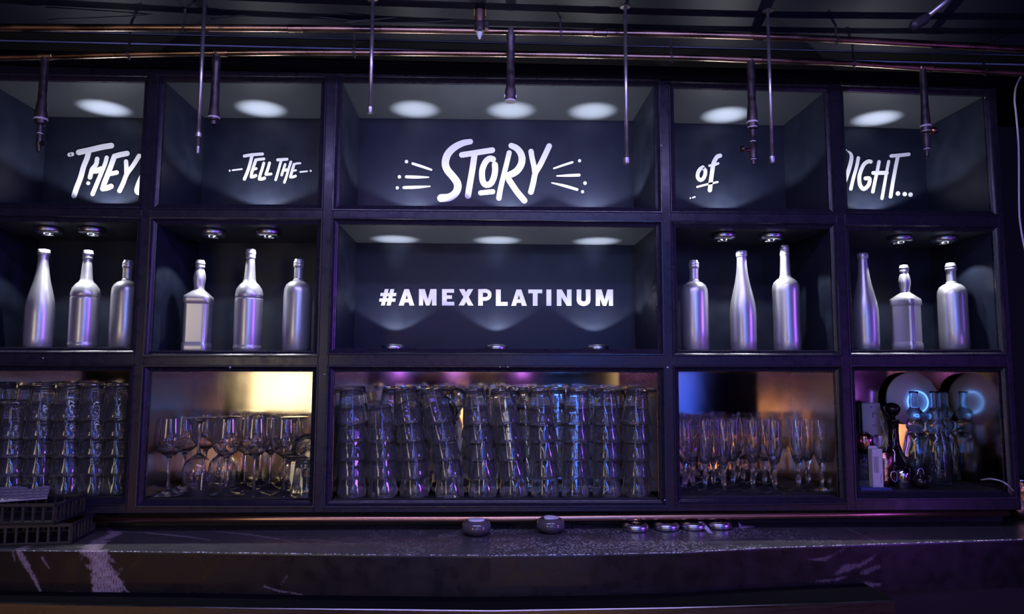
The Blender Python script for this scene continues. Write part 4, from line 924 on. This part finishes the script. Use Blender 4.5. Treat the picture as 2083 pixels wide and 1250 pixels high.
MB().box((-.24, 0, 0), (.28, .02, .85)).build('face', boxlit, mbx); MB().box((-.27, -.08, -.03), (.31, 0, .88)).build('case', crateblack, mbx)
tb = thing('tan_wall_lamp', 'dim tan lamp panel behind the photographer, right', 'lamp', (1.30, -3.4, 1.2))
MB().box((-.16, 0, 0), (.28, .02, .5)).build('face', tanlit, tb); MB().box((-.18, -.06, -.02), (.3, 0, .52)).build('case', crateblack, tb)
for x in (-.67, -.22, .33):
    t = thing('purple_spotlight', '%s small purple spotlight behind the photographer' % {-.67: 'left', -.22: 'middle', .33: 'right'}[x], 'lamp', (x, -3.0, 1.405), 'purple spotlights behind the photographer')
    MB().lathe([(0, 0), (.03, 0), (.035, -.01), (.035, -.10), (.02, -.13), (0, -.13)], 20).build('can', crateblack, t).rotation_euler = (-PI/2, 0, 0)
    MB().lathe([(0, .001), (.028, .001)], 20).build('lens', purplelit, t).rotation_euler = (-PI/2, 0, 0)
for i, x in enumerate((-2.72, -2.42, -2.12, 1.35, 1.95, 2.40, 2.68, 2.96, -1.2, .25)):
    t = thing('table_lamp', 'warm glowing globe lamp on the bench behind the photographer', 'lamp', (x, -3.0, .56), 'warm globe lamps behind the photographer')
    t['label'] = '%s warm glowing globe lamp from the left on the bench behind the photographer' % ['first', 'second', 'third', 'sixth', 'seventh', 'eighth', 'ninth', 'last', 'fourth', 'fifth'][i]
    MB().lathe([(0, 0), (.04, 0), (.04, .006), (.01, .012), (.01, .03), (0, .03)], 20).build('foot', iron, t, smooth=True)
    MB().lathe([(.01, .03), (.045, .045), (.06, .08), (.06, .12), (.04, .16), (0, .175)], 20).build('globe', warmlit, t, smooth=True)
bn = MB().box((-3.2, -3.12, 0), (3.2, -2.86, .56)).build('lamp_bench', crateblack); tag(bn, 'long dark bench behind the photographer carrying the globe lamps', 'bench')
pc = thing('stage_wash_lamp', 'purple wash lamp housing far right of the photographer', 'lamp', (4.1, -2.6, 2.0))
m = MB().box((-.19, -.20, -.19), (.19, -.10, .19)).build('housing', crateblack, pc); pc.rotation_euler = (0, 0, 1.05)
for x0, x1, w_ in ((-3.1, -1.9, 'left'), (-.1, .9, 'middle')):
    t = thing('floor_strip_light', 'warm strip light low on the bench front behind the photographer, %s one' % w_, 'lamp', ((x0+x1)/2, -2.86, .06))
    h = (x1-x0)/2; MB().box((-h, .0, .04), (h, .012, .20)).build('diffuser', mat('warm_strip_lit', (0, 0, 0), .5, emis=1.3, ecol=(1, .5, .2)), t)
    MB().box((-h-.01, -.0, .02), (h+.01, .006, .22)).build('case', crateblack, t)
